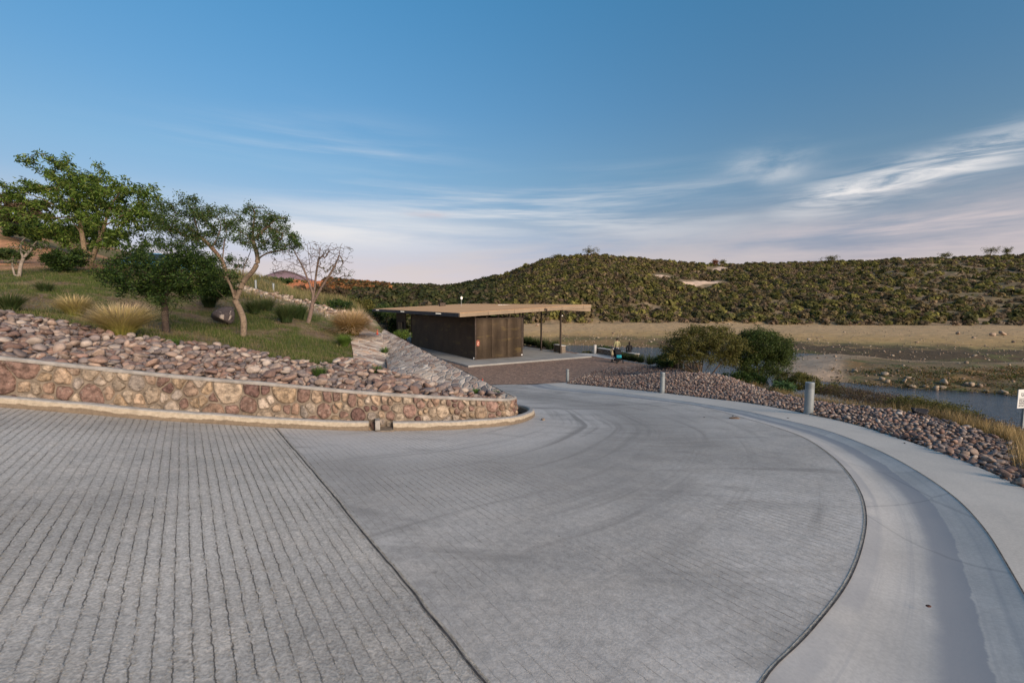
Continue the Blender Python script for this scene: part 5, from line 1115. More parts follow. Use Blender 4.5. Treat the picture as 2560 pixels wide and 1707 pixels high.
# trees behind the pavilion's left end
for i, (px, d, w_, h_, pal, lb) in enumerate([(925, 58, 34, 26, DARKG, 'dark green tree left of the pavilion roof'), (965, 62, 30, 22, GREEN2, 'dull green tree behind the left tip of the pavilion roof'), (900, 66, 30, 20, OLIVE, 'olive tree farther back, left of the pavilion roof'), (990, 56, 24, 20, DARKG, 'dark tree under the left end of the pavilion roof')]):
    p = W(px, 800, d); zb3 = ZP; r = np.random.default_rng(40 + i); pyb = 853.5 - F * ((d * SP) + zb3 * CP) / (d * CP - zb3 * SP); top = 770 if i < 3 else 800
    tree('broadleaf_tree', lb, [[(px, pyb, d), (px + 2, (pyb + top) / 2, d), (px - 3, top + 10, d)]], [(px, (pyb + top) / 2 - 6, d, w_, (pyb - top) * .5, 2.2), (px + 10, top + 12, d, w_ * .7, 12, 1.6)], 110, 5200, .22, pal, .13, 50 + i, bark=(.14, .10, .07), spread=.22, seg=.4, group='trees left of the pavilion')
nf0, nf1 = B2(wr - 6, eb + 6, ZP), B2(wr - .3, eb + 6.2, ZP); nfe = empty('netting_fence', (nf0 + nf1) / 2, 'dark green netting fence beside the left end of the pavilion', 'fence')
dN = nf1 - nf0; LN = np.linalg.norm(dN); dN = dN / LN; mb = MB(); V = []
for i in range(40):
    for j in range(9): V.append(nf0 + dN * LN * i / 39 + UP * 2.3 * j / 8 + np.array([0, .05 * math.sin(i * .9 + j), 0]) + UP * (-.05 * math.sin(i / 39 * math.pi * 3) ** 2 if j == 8 else 0))
mk('netting', V, np.array([(i * 9 + j, (i + 1) * 9 + j, (i + 1) * 9 + j + 1, i * 9 + j + 1) for i in range(39) for j in range(8)]), M_plain('dark green netting', (.012, .035, .036), .8), nfe)
for k in range(4): MB().tube([nf0 + dN * LN * k / 3, nf0 + dN * LN * k / 3 + UP * 2.4], .04, 8).build('post', MAT['steel'], nfe)
# grass tussocks
def tussock(name, label, p, h, wid, n, cb, ct, r, cat='grass clump', plume=None, lean=(0, 0), bw=.010, up=.9, group=None, curve=.5, seg=5, flatb=.25, dome=.3):
    a = r.uniform(0, 2 * math.pi, n); q = r.random(n) ** .6; rb_ = r.random(n) ** .5 * wid * flatb; base = np.stack([np.cos(a) * rb_, np.sin(a) * rb_, np.zeros(n)], -1)
    dirh = np.stack([np.cos(a), np.sin(a), 0 * a], -1) + r.normal(0, .25, (n, 3)) * [1, 1, 0] + np.array([lean[0], lean[1], 0]); L_ = h * r.uniform(.65, 1.12, n); sp = wid * (.15 + .85 * q) * (1 - flatb * .5)
    ts = np.linspace(0, 1, seg); P = base[:, None] + dirh[:, None] * (sp[:, None] * ts ** 1.6)[..., None]; z = L_[:, None] * (ts * (1 + curve * .5 * q[:, None]) - curve * q[:, None] * .75 * ts ** 2.4)[...]; P[..., 2] += z * (1 - dome * q[:, None] ** 3 * ts[None] ** .5)
    side = np.cross(dirh, UP) + r.normal(0, .5, (n, 3)) * [1, 1, 0]; side /= np.linalg.norm(side, axis=1)[:, None]; wdt = bw * r.uniform(.6, 1.2, n)[:, None] * np.array([1 - .88 * t for t in ts]); 
    if plume is not None: wdt = wdt + (np.clip((ts - .60) / .15, 0, 1) * np.clip((1.02 - ts) / .2, 0, 1))[None] * plume[1] * (r.random(n) < plume[2])[:, None]
    A = P + side[:, None] * wdt[..., None] * .5; Bv = P - side[:, None] * wdt[..., None] * .5; V = np.stack([A, Bv], 2).reshape(-1, 3) + np.asarray(p)
    idx = (np.arange(n) * seg * 2)[:, None] + (np.arange(seg - 1) * 2)[None]; F_ = np.stack([idx, idx + 1, idx + 3, idx + 2], -1).reshape(-1, 4)
    cb_ = np.array(cb)[r.integers(0, len(cb), n)]; ct_ = np.array(ct)[r.integers(0, len(ct), n)]; tcol = ts[None, :, None] ** 1.1; C_ = cb_[:, None] * (1 - tcol) + ct_[:, None] * tcol
    if plume is not None: kk_ = (sst(ts, .70, .86))[None, :, None] * .8; C_ = C_ * (1 - kk_) + np.array(plume[0]) * kk_
    C_ = C_ * r.uniform(.75, 1.25, (n, 1, 1)); C_ = np.repeat(C_[:, :, None], 2, 2).reshape(-1, 3)
    o = mk(name, V, F_, MAT['blade'], col=C_); return tag(o, label, cat, group)
rt_ = np.random.default_rng(61)
YB = [(.17, .19, .035), (.25, .23, .045), (.11, .14, .025)]; YT = [(.62, .50, .16), (.70, .56, .24), (.50, .38, .16)]
tussock('fountain_grass', 'yellow fountain grass clump farther left, behind the front one', hit(188, 792, zg, 4), .62, .62, 1500, YB, YT, rt_, plume=((.50, .38, .28), .010, .35), bw=.009)
tussock('fountain_grass', 'big yellow green fountain grass clump at the edge of the stones, left of the bushy tree', hit(305, 842, zg, 4), .78, .82, 2600, YB, YT, rt_, plume=((.50, .38, .29), .011, .35), bw=.009)
tussock('fountain_grass', 'wide domed golden fountain grass with pinkish plumes above the paved slope', hit(878, 838, zg, 8), 1.05, 1.15, 4200, [(.22, .18, .035), (.30, .21, .045), (.14, .13, .025)], [(.60, .40, .14), (.50, .34, .13), (.62, .46, .25)], rt_, plume=((.58, .44, .34), .014, .7), bw=.012, lean=(.10, 0), curve=.9, dome=.9)
tussock('grass_tuft', 'bright green grass tuft at the corner where lawn meets paved slope', hit(862, 866, zg, 8), .45, .45, 1100, [(.07, .12, .02)], [(.13, .21, .035), (.10, .17, .03)], rt_, bw=.010)
DK = [(.018, .035, .010), (.028, .050, .014)]; DT = [(.040, .070, .020), (.065, .095, .028), (.10, .11, .04)]
for px, py, h_, w_, n, lb in [(25, 778, .50, .42, 520, 'dark spiky iris clump at the left edge'), (112, 728, .34, .35, 320, 'small dull green iris clump behind the far fountain grass'), (524, 768, .62, .50, 520, 'dark spiky clump behind the big boulder'), (636, 784, .62, .50, 560, 'dark spiky clump just right of the leaning trunk'), (668, 778, .60, .45, 420, 'dark spiky clump touching the one right of the leaning trunk'), (716, 806, .78, .55, 700, 'largest dark spiky clump left of the bare tree'), (748, 800, .80, .45, 480, 'green spiky clump directly left of the bare tree trunk')]:
    tussock('iris_clump', lb, hit(px, py, zg, 4), h_, w_, n, DK, DT if px != 748 else [(.075, .12, .03), (.05, .09, .02)], rt_, cat='plant', group='spiky clumps on the lawn', bw=.026, curve=.2, flatb=.35)
for px, py, s_, lb in [(1118, 846 + 40, .12, 0), (800, 955 - 8, .22, 'small green weed among the river stones left of the paved slope'), (943, 937, .20, 'bright green weed at the foot of the paved slope'), (962, 884, .22, 'dark green weed growing on the crease of the paved slope'), (437, 868, .16, 'green weed among the stones below the bushy tree'), (1190, 990, .12, 'green weed near the wall top close to the tip'), (1240, 992, .10, 'last little weed by the wall tip'), (1090, 950, .15, 'olive weed at the lower edge of the paved slope')]:
    if lb: tussock('weed', lb, hit(px, py, zg, 4) + UP * .05, s_, s_ * .9, 130, [(.04, .07, .015)], [(.10, .19, .03), (.07, .13, .03)], rt_, cat='weed', bw=.018, flatb=.6)
# planting strips beside the plaza: dark strap leaved rows
def strip_plants(name, label, pts, h, w_, per, pal_b, pal_t, r, cat='hedge'):
    C = resample(np.array(pts), .28); Vs = []; Fs = []; Cs = []; b0 = 0
    for p in C:
        q = p + np.r_[r.normal(0, w_ * .25, 2), 0]; o = tussock('x', None, q, h * r.uniform(.7, 1.1), w_ * .5, per, pal_b, pal_t, r, bw=.05, curve=.15, flatb=.6, seg=4); me = o.data
        V = np.zeros(len(me.vertices) * 3, np.float32); me.vertices.foreach_get('co', V); Vs.append(V.reshape(-1, 3)); a = np.zeros(len(me.vertices) * 4, np.float32); me.color_attributes['col'].data.foreach_get('color', a); Cs.append(a.reshape(-1, 4)[:, :3])
        F_ = np.array([tuple(f.vertices) for f in me.polygons]) + b0; Fs.append(F_); b0 += len(me.vertices); bpy.data.objects.remove(o); bpy.data.meshes.remove(me)
    return tag(mk(name, np.vstack(Vs), np.vstack(Fs), MAT['blade'], col=np.vstack(Cs)), label, cat)
rh = np.random.default_rng(71); HB = [(.012, .026, .008), (.018, .034, .010)]; HT = [(.030, .055, .016), (.050, .075, .02), (.075, .09, .03)]
strip_plants('planting_strip', 'row of dark strap leaved plants from the stroller to the spreading bush', [onz(x, y, ZP) for x, y in [(1556,897.5),(1600,905),(1640,912),(1682,918)]], .72, .8, 60, HB, HT, rh)
strip_plants('planting_strip', 'dark clipped hedge behind the roof columns at the water side', [onz(x, y, ZS) for x, y in [(1300,856.5),(1330,862.5),(1360,868),(1388,873)]], .95, 1.0, 70, HB, HT, rh)
bush('shrub', 'dark green shrub left of the low wall, beside the pale post', 1497, 885, 41, 13, 9, .5, 900, .12, DARKG, 81)
bush('shrub', 'small dark shrub above the low wall, left of the child', 1516, 879, 41, 12, 7, .5, 800, .12, DARKG, 82)
bush('shrub', 'low grey green plant left of the pale post', 1468, 886, 41, 14, 4, .5, 500, .09, OLIVE, 83)
# the two big bushes above the cobbles
tree('mesquite', 'spreading many stemmed olive green bush growing out of the cobbles',
     [[(1752,962,24),(1750,935,24),(1738,905,24.1),(1720,880,24.2),(1690,862,24.3)], [(1752,962,24),(1762,930,24),(1785,895,23.8),(1808,862,23.7)], [(1752,962,24),(1755,920,24.2),(1760,880,24.4),(1765,850,24.5)], [(1756,962,24),(1780,935,23.7),(1805,905,23.5),(1830,885,23.4)], [(1750,962,24),(1735,935,23.8),(1705,905,23.7),(1680,890,23.6)], [(1752,962,24),(1752,915,23.6),(1740,880,23.4),(1730,850,23.4)]],
     [(1760,845,24,78,30,1.6),(1710,870,24,52,30,1.3),(1810,860,23.9,55,32,1.3),(1740,885,23.9,70,26,1.3),(1680,885,23.8,30,20,.8),(1770,825,24.1,50,16,1.0),(1820,900,23.8,30,22,.8)],
     620, 17000, .095, OLIVE, .07, 90, bark=(.20, .135, .09), spread=.10, rt=.006, expo=.42, bias_up=.5)
tree('mesquite', 'dense darker green bush right of the spreading one',
     [[(1895,972,25),(1895,930,25),(1885,890,25),(1880,860,25)], [(1895,972,25),(1910,920,25),(1930,880,24.8)], [(1895,972,25),(1870,930,25.1),(1850,895,25.2)], [(1897,972,25),(1930,930,24.7),(1955,900,24.6)]],
     [(1900,865,25,70,34,1.6),(1940,870,24.8,42,34,1.1),(1860,880,25.2,45,34,1.2),(1895,915,24.9,72,30,1.4),(1900,835,25,45,18,.9),(1960,895,24.7,26,22,.8)],
     560, 24000, .095, [(.045, .076, .017), (.062, .098, .022), (.092, .115, .028), (.036, .058, .015)], .09, 91, bark=(.12, .085, .06), spread=.13, bias_up=.5)
bush('shrub', 'dark green low bush filling below the dense bush', 1860, 968, 22.5, 62, 20, 1.0, 5200, .085, DARKG, 92)
bush('shrub', 'dark bush left of the spreading bush trunk, above the planting strip', 1668, 917, 30, 34, 17, .9, 3200, .12, DARKG, 93)
bush('shrub', 'light green leafy shrub at the edge of the dry grass', 1956, 986, 18.6, 24, 16, .4, 800, .13, [(.07, .14, .05), (.10, .17, .06)], 94, aspect=.35)
bush('shrub', 'olive brown bush sloping down behind the light green shrub', 1995, 972, 21, 48, 20, 1.0, 4200, .08, OLIVE, 95)
bush('shrub', 'olive brush to the left of the nearest bollard', 2060, 985, 20, 42, 14, .9, 3000, .07, OLIVE, 96)
for i, (px, py, d, rx, ry) in enumerate([(2110,1000,17,50,13),(2175,1015,15.5,50,14),(2240,1028,14,50,14),(2300,1040,12.6,50,16),(2365,1055,11.5,46,17),(2430,1078,10.6,46,14),(2495,1100,9.8,42,13),(2550,1122,9.0,38,12)]):
    lbs = ['first from the bollard', 'second from the bollard', 'third from the bollard', 'just left of the black rock', 'greenish one right of the black rock', 'midway between black rock and sign', 'just left of the sign post', 'at the foot of the sign post'][i]
    bush('dry_brush', 'leafless brown brush on the bank, ' + lbs, px, py, d, rx * 1.15, ry * 1.45, .9, 2400 if i not in (3, 4) else 3800, .045, BROWNB if i not in (3, 4) else OLIVE, 100 + i, cat='brush', group='dry brush along the bank', nat=520, nst=13, bark=(.13, .09, .075), r0=.022, spread=.06)
# dry grass along the bank, lawn grass (nobody could count the blades)
def blades(name, x, y, zf, h, bw, pal_b, pal_t, r, label, cat='grass', lean=.35):
    n = len(x); z = zf(x, y); P = np.stack([x, y, z], -1); a = r.uniform(0, 6.283, n); d = np.stack([np.cos(a) * lean, np.sin(a) * lean, np.ones(n)], -1) * (h * r.uniform(.5, 1.2, n))[:, None]; b = r.uniform(0, 6.283, n); sd_ = np.stack([np.cos(b), np.sin(b), 0 * b], -1) * (bw * r.uniform(.6, 1.3, n))[:, None]
    V = np.stack([P - sd_ / 2, P + sd_ / 2, P + d], 1).reshape(-1, 3); cb_ = palette(pal_b, n, r); ct_ = palette(pal_t, n, r); C_ = np.stack([cb_, cb_, ct_], 1).reshape(-1, 3)
    return tag(mk(name, V, np.arange(n * 3).reshape(n, 3), MAT['blade'], col=C_), label, cat, kind='stuff')
rg_ = np.random.default_rng(81)
n = 62000; ti = rg_.uniform(0, 1, n) ** .8; gi = (ti * (len(GRASSL) - 1)).astype(int); tn_ = np.gradient(GRASSL, axis=0); tn_ /= np.linalg.norm(tn_, axis=1)[:, None]; nn_ = np.stack([-tn_[:, 1], tn_[:, 0]], -1); side_ = 1 if (nn_[50] @ np.array([1, .3])) > 0 else -1
off = (rg_.random(n) ** 1.2 * 2.4 - .10)[:, None]; pos2 = GRASSL[gi] + nn_[gi] * off * side_ + rg_.normal(0, .08, (n, 2)); dn = fbm(pos2[:, 0] * 1.2, pos2[:, 1] * 1.2, 91); k = dn > .34; pos2 = pos2[k]
blades('dry_grass', pos2[:, 0], pos2[:, 1], zr, .36, .011, [(.20, .14, .05), (.15, .11, .04)], [(.46, .33, .15), (.55, .41, .22), (.36, .25, .10)], rg_, 'band of dry golden grass along the top of the bank')
x, y = scatter(bank_poly, .30, rg_); k = ~inpoly(rock_poly, x, y) & (x > 5) & (zr(x, y) > ZW); x, y = x[k], y[k]; x = np.repeat(x, 4) + rg_.normal(0, .15, len(x) * 4); y = np.repeat(y, 4) + rg_.normal(0, .15, len(y) * 4)
blades('dry_grass', x, y, zr, .34, .016, [(.15, .11, .05)], [(.30, .23, .11), (.20, .17, .07), (.12, .11, .04)], rg_, 'rough dry grass covering the bank down to the water')
n = 420000; x = rg_.uniform(-24, -3, n); y = rg_.uniform(5, 27, n); k = inpoly(lawn_poly, x, y) & ~inpoly(bed_poly, x, y) & ~inpoly(pav_poly, x, y); x, y = x[k], y[k]; z = zg(x, y); k = vis(x, y, z, 30); x, y = x[k], y[k]
lc = lawn_col(x, y); gk = (lc[:, 1] - lc[:, 0] > .004); keep = (rg_.random(len(x)) < np.where(gk, .85, .35)) & (rg_.random(len(x)) < np.clip(16 / (np.hypot(x, y)), .3, 1)); keep &= lc[:, 0] < .30; keep &= dist_curve(LEDGE, x, y) > 1.25; x, y, gk = x[keep], y[keep], gk[keep]
pick = rg_.random(len(x)) < .22
blades('grass', x[gk & ~pick], y[gk & ~pick], zlawn, .085, .012, [(.045, .065, .014)], [(.11, .165, .026), (.15, .185, .04), (.08, .13, .023)], rg_, 'short green grass of the lawn', lean=.5)
blades('grass', x[gk & pick], y[gk & pick], zlawn, .15, .010, [(.09, .09, .03)], [(.26, .22, .11), (.20, .19, .08), (.34, .28, .17)], rg_, 'straw coloured seed stalks standing in the lawn', lean=.35)
blades('grass', x[~gk], y[~gk], zlawn, .09, .012, [(.12, .09, .045)], [(.22, .18, .09), (.12, .14, .04), (.30, .23, .14)], rg_, 'thin dry grass on the bare patches of the lawn', lean=.5)
# scrub on the hills
rv = np.random.default_rng(91)
def shrubland(name, n, azr, rmin, rmax, size, pal, label, seed, keepf=None, nl=48, ll=.42):
    r = np.random.default_rng(seed); a = r.uniform(R(azr[0]), R(azr[1]), n); _, q1, q2, q3, _ = far_height(a, np.full(n, 200.)); lo = np.maximum(q2 * rmin, 60); hi = q3 * rmax; rr0 = np.sqrt(r.uniform(lo ** 2, hi ** 2)); x = rr0 * np.sin(a); y = rr0 * np.cos(a)
    k = np.ones(n, bool) if keepf is None else keepf(x, y, a, rr0, r); x, y, a, rr0 = x[k], y[k], a[k], rr0[k]; n = len(x); z = terr(x, y); s_ = size * r.uniform(.3, 1.35, n) ** 1.3
    c0 = palette(pal, n, r, .3); v = r.normal(size=(n, nl, 3)); v /= np.linalg.norm(v, axis=2)[..., None]; v[..., 2] = np.abs(v[..., 2]); v *= r.uniform(.55, 1, (n, nl, 1)); P = np.stack([x, y, z], -1)[:, None] + v * s_[:, None, None] * np.array([.5, .5, .52]) + UP * .1
    P = P.reshape(-1, 3); nn = v.reshape(-1, 3) + r.normal(0, .32, (n * nl, 3)) + np.array([0, 0, .15]); nn /= np.linalg.norm(nn, axis=1)[:, None]; u = np.cross(nn, r.normal(size=nn.shape)); u /= np.linalg.norm(u, axis=1)[:, None]; w_ = np.cross(nn, u); L_ = np.repeat(s_, nl)[:, None] * .5 * ll * r.uniform(.5, 1.1, (n * nl, 1))
    V = np.stack([P - u * L_, P + w_ * L_ * .7, P + u * L_, P - w_ * L_ * .7], 1).reshape(-1, 3); C_ = np.repeat(np.repeat(c0, nl, 0) * r.uniform(.7, 1.3, (n * nl, 1)), 4, 0)
    return tag(mk(name, V, np.arange(len(V)).reshape(-1, 4), MAT['scrub'], col=C_), label, 'scrub', kind='stuff')
trk = [np.array(T_) for T_ in (TR1, TR2, TR3)]
def kf(x, y, a, rr, r):
    n = fbm(x * .035, y * .035, 95); k = r.random(len(x)) < np.clip(.55 + 1.6 * (n - .42), .22, 1)
    for T_ in trk: k &= dist_curve(T_, x, y) > 8
    return k
HG = [(.135, .130, .036), (.17, .158, .042), (.22, .20, .056), (.10, .10, .034), (.18, .14, .062), (.165, .125, .066)]
shrubland('scrub', 11000, (-3, 53), 1.0, 1.04, 2.9, HG, 'green scrub covering the big hill across the lake', 1, kf)
shrubland('scrub', 12500, (-3, 53), .985, 1.04, 2.1, [(.20, .145, .09), (.24, .17, .11), (.15, .115, .07), (.19, .16, .07)], 'brown leafless scrub covering the big hill across the lake', 2, kf, nl=30)
shrubland('scrub', 3800, (-22, -2), .62, 1.03, 4.2, [(.07, .08, .025), (.10, .095, .035), (.05, .06, .02), (.13, .10, .06)], 'sparse scrub on the low hill behind the pavilion', 3, nl=50)
shrubland('scrub', 1500, (-23, -15.5), .55, 1.03, 4.5, [(.30, .135, .05), (.24, .12, .045), (.17, .11, .045)], 'scrub on the low hill with orange sunset light put into its colour', 4, lambda x, y, a, rr, r: rr > 240, nl=40)  # leaf colours carry the orange of the low sun
# single trees standing out on the skyline
for i, (px, h_, w_, lb) in enumerate([(1475, 5.0, 8.0, 'flat topped tree on the summit of the hill'), (1392, 3.0, 5.0, 'low bush tree on the skyline left of the summit'), (2460, 6.0, 8.0, 'larger of two skyline trees at the far right'), (2502, 5.0, 3.4, 'narrow skyline tree right of the larger one'), (2352, 4.0, 5.0, 'lone round tree on the right part of the skyline'), (2068, 4.5, 7.5, 'broad tree on the skyline right of the saddle'), (1800, 3.8, 3.2, 'small tree on the saddle beside the dirt track'), (1782, 3.6, 3.0, 'reddish small tree on the saddle left of the track')]):
    a0 = float(azp(px)); _, _, _, q3, _ = far_height(np.array([a0]), np.array([200.])); rr0 = float(q3[0]) * .99; x0, y0 = rr0 * math.sin(a0), rr0 * math.cos(a0); z0 = float(terr(np.array([x0]), np.array([y0]))[0]); r = np.random.default_rng(200 + i)
    e = empty('hill_tree', (x0, y0, z0), lb, 'tree', 'trees on the skyline'); base = np.array([x0, y0, z0 - .4]); at = base + np.array([0, 0, h_ * .80]) + r.normal(size=(60, 3)) * [w_ * .26, w_ * .26, h_ * .14]
    nodes, par, tips = grow([[base, base + np.array([.2, 0, h_ * .3]), base + np.array([.1, 0, h_ * .5])]], at, r, seg=.8); wood('trunk', nodes, par, .22, .03, .45, e, (.14, .10, .07), r)
    P = nodes[r.choice(tips, 700)] + r.normal(size=(700, 3)) * .45; leaves('crown', P, .6, OLIVE if i != 7 else [(.22, .08, .03)], r, e)
x, y = scatter(SB, .9, rg_); z = sbz(x, y); px, py = pxof(np.stack([x, y, z], -1)); k = (py > 922) & (px > 2080) & (fbm(x * .5, y * .5, 66) > .42); x, y, z = x[k], y[k], z[k]
P = np.repeat(np.stack([x, y, z], -1), 26, 0); P += rg_.normal(size=P.shape) * [.35, .35, .12]; P[:, 2] += .12; tag(leaves('weeds', P, .24, [(.07, .08, .02), (.12, .09, .03), (.16, .09, .03), (.045, .07, .015), (.17, .13, .07)], rg_), 'low green and rusty weeds growing over the sandbank', 'weeds', kind='stuff')

# ================================================================ people and stroller
def skin(name, J, E, mat, parent, sub=2, col=None):
    me = bpy.data.meshes.new(name); ks = list(J); me.from_pydata([J[k][0] for k in ks], [(ks.index(a), ks.index(b)) for a, b in E], []); o = bpy.data.objects.new(name, me); COL.objects.link(o)
    md = o.modifiers.new('s', 'SKIN'); md.use_smooth_shade = True
    for i, k in enumerate(ks): sv = me.skin_vertices[0].data[i]; sv.radius = (J[k][1], J[k][1] if len(J[k]) < 3 else J[k][2]); sv.use_root = (i == 0)
    sb = o.modifiers.new('u', 'SUBSURF'); sb.levels = sb.render_levels = sub; bpy.context.view_layer.update()
    m2 = bpy.data.meshes.new_from_object(o.evaluated_get(bpy.context.evaluated_depsgraph_get())); bpy.data.objects.remove(o); m2.materials.clear(); m2.materials.append(mat)
    q = bpy.data.objects.new(name, m2); COL.objects.link(q); q.parent = parent; return q
SKINM = M_plain('skin', (.36, .21, .145), .6, ns=20, amt=.08); HAIR = M_plain('dark hair', (.018, .013, .011), .6, ns=30, amt=.3)
def hand(J, E, wrist, d, sc_, tag_, rootk, side):
    d = np.array(d, float); d /= np.linalg.norm(d); f = np.array([0, 1, 0]); s_ = np.cross(d, f); s_ /= np.linalg.norm(s_)
    w_ = np.array(wrist); pk = tag_ + 'palm'; J[pk] = (tuple(w_ + d * .06 * sc_), .024 * sc_); E.append((rootk, pk))
    for i, (o_, l_) in enumerate(((-.027, .075), (-.009, .085), (.009, .078), (.026, .060))):
        a = w_ + d * .085 * sc_ + f * o_ * sc_; b = a + d * l_ * .5 * sc_; c_ = b + (d * .85 + s_ * .4 * side) * l_ * .5 * sc_
        for n_, p in (('a', a), ('b', b), ('c', c_)): J[tag_ + str(i) + n_] = (tuple(p), .0085 * sc_)
        E += [(pk, tag_ + str(i) + 'a'), (tag_ + str(i) + 'a', tag_ + str(i) + 'b'), (tag_ + str(i) + 'b', tag_ + str(i) + 'c')]
    a = w_ + d * .04 * sc_ - f * .035 * sc_; J[tag_ + 'ta'] = (tuple(a), .010 * sc_); J[tag_ + 'tb'] = (tuple(a + (d * .7 - f * .5) * .04 * sc_), .009 * sc_); E += [(pk, tag_ + 'ta'), (tag_ + 'ta', tag_ + 'tb')]
def person(p, H, rz, label, pose='stand', top=None, bottom=None, topm=None, botm=None, shoes=None, long_hair=False, dress=False):
    e = empty('person', p, label, 'person', rz=rz, absolute=False); k = H / 1.74; v = lambda x, y, z: (x * k, y * k, z * k); sit = pose == 'sit'; hz = .93 if not sit else .10
    J = {}; E = []
    def j(n_, x, y, z, r, r2=None): J[n_] = (v(x, y, z), r * k) if r2 is None else (v(x, y, z), r * k, r2 * k)
    b = hz
    j('pelvis', 0, 0, b, .125, .10); j('waist', 0, .0, b + .14, .115, .09); j('chest', 0, .0, b + .36, .145, .10); j('neckb', 0, -.01, b + .50, .07); j('neck', 0, .0, b + .57, .052); j('jaw', 0, .02, b + .635, .068, .075); j('head', 0, .01, b + .72, .078, .092); j('crown', 0, 0, b + .775, .05, .06)
    E += [('pelvis', 'waist'), ('waist', 'chest'), ('chest', 'neckb'), ('neckb', 'neck'), ('neck', 'jaw'), ('jaw', 'head'), ('head', 'crown')]
    arms = {}
    for s_, n_ in ((-1, 'L'), (1, 'R')):
        j('sh' + n_, .19 * s_, -.01, b + .47, .058); el_ = (.25 * s_, -.02, b + .20) if not sit else (.25 * s_, .02, b + .20); wr_ = (.25 * s_, .06, b - .04) if not sit else (.14 * s_, .24, b + .10)
        j('el' + n_, *el_, .042); j('wr' + n_, *wr_, .029); E += [('neckb', 'sh' + n_), ('sh' + n_, 'el' + n_), ('el' + n_, 'wr' + n_)]
        hand(J, E, v(*wr_), (np.array(wr_) - np.array(el_)), k, 'h' + n_, 'wr' + n_, -s_)
        if sit: j('hip' + n_, .09 * s_, .05, b, .085); j('kn' + n_, .10 * s_, .46, b + .01, .060); j('an' + n_, .10 * s_, .48, b - .40, .038); j('to' + n_, .10 * s_, .62, b - .44, .034)
        else: j('hip' + n_, .09 * s_, 0, b - .08, .088); j('kn' + n_, .10 * s_, .01, b - .44, .060); j('an' + n_, .11 * s_, -.02, b - .85, .040); j('to' + n_, .12 * s_, .13, b - .895, .034)
        E += [('pelvis', 'hip' + n_), ('hip' + n_, 'kn' + n_), ('kn' + n_, 'an' + n_), ('an' + n_, 'to' + n_)]
    skin('body', J, E, SKINM, e)
    # face and ears (turned away from the camera, built all the same)
    for s_, nm in ((-1, 'ear'), (1, 'ear')):
        V, Fc = ICO[2]; mk('ear', V * np.array([.012, .022, .033]) * k + np.array(v(.082 * s_, .005, b + .70)), Fc, SKINM, None, smoothf=True).parent = e
        mk('eye', V * np.array([.013, .008, .008]) * k + np.array(v(.032 * s_, .098, b + .715)), Fc, MAT['white'], None, smoothf=True).parent = e
    V, Fc = ICO[2]; mk('nose', V * np.array([.014, .022, .026]) * k + np.array(v(0, .108, b + .69)), Fc, SKINM, None, smoothf=True).parent = e; mk('mouth', V * np.array([.026, .008, .007]) * k + np.array(v(0, .098, b + .645)), Fc, MAT['red'], None, smoothf=True).parent = e
    # hair as a shell
    V, Fc = ICO[3]; V = V * np.array([.094, .112, .108]) * k; V *= (1 + .05 * np.sin(V[:, :1] * 90 / k) * np.sin(V[:, 1:2] * 70 / k)); V[:, 2] = np.where((V[:, 1] > .02 * k) & (V[:, 2] < .03 * k), .03 * k + (V[:, 2] - .03 * k) * .1, V[:, 2]); V[:, 1] -= .012 * k
    if long_hair: q = (V[:, 2] < 0) & (V[:, 1] < 0); V[q, 2] *= 3.0; V[q, 0] *= .85
    mk('hair', V + np.array(v(0, 0, b + .735)), Fc, HAIR, None, smoothf=True).parent = e
    g = .014
    S_ = {}; A = lambda n_, dr=g: S_.__setitem__(n_, (J[n_][0], J[n_][1] + dr * k, (J[n_][2] if len(J[n_]) > 2 else J[n_][1]) + dr * k))
    for n_ in ('pelvis', 'waist', 'chest', 'neckb'): A(n_)
    if not dress: S_['pelvis'] = ((J['pelvis'][0][0], J['pelvis'][0][1], J['pelvis'][0][2] - .03 * k), .150 * k, .125 * k)
    for n_ in 'LR': A('sh' + n_, .018); A('el' + n_, .017); A('wr' + n_, .014)
    S_E = [('pelvis', 'waist'), ('waist', 'chest'), ('chest', 'neckb')] + [q for n_ in 'LR' for q in (('neckb', 'sh' + n_), ('sh' + n_, 'el' + n_), ('el' + n_, 'wr' + n_))]
    S_['waist'] = (J['waist'][0], .145 * k, .115 * k); skin('shirt' if not dress else 'dress_top', S_, S_E, topm, e)
    if dress:                                         # skirt as a flared lathe with folds
        V = []; n = 28; prof = [(.135, b + .12), (.17, b - .02), (.21, b - .22), (.25, b - .45), (.245, b - .46), (.13, b - .10)]
        for r_, z_ in prof:
            for a in np.linspace(0, 2 * math.pi, n, endpoint=False): rr = r_ * (1 + .06 * math.sin(a * 7) * (r_ > .16)); V.append(v(rr * math.cos(a), rr * .8 * math.sin(a), z_))
        mk('skirt', V, [(i * n + q, i * n + (q + 1) % n, (i + 1) * n + (q + 1) % n, (i + 1) * n + q) for i in range(len(prof) - 1) for q in range(n)], botm, None, smoothf=True).parent = e
    else:
        S_ = {'pelvis': (J['pelvis'][0], .140 * k, .115 * k)}; Eb = []
        for n_ in 'LR':
            for q in ('hip', 'kn', 'an'): S_[q + n_] = (J[q + n_][0], J[q + n_][1] + .022 * k)
            Eb += [('pelvis', 'hip' + n_), ('hip' + n_, 'kn' + n_), ('kn' + n_, 'an' + n_)]
        skin('trousers', S_, Eb, botm, e)
    for n_ in 'LR': a = np.array(J['an' + n_][0]); t_ = np.array(J['to' + n_][0]); skin('shoe', {'a': (tuple(a - UP * .028 * k - (t_ - a) * .15), .042 * k), 'b': (tuple((a + t_) / 2 - UP * .01 * k), .044 * k), 'c': (tuple(t_ + (t_ - a) * .1), .038 * k)}, [('a', 'b'), ('b', 'c')], shoes, e, sub=1)
    return e
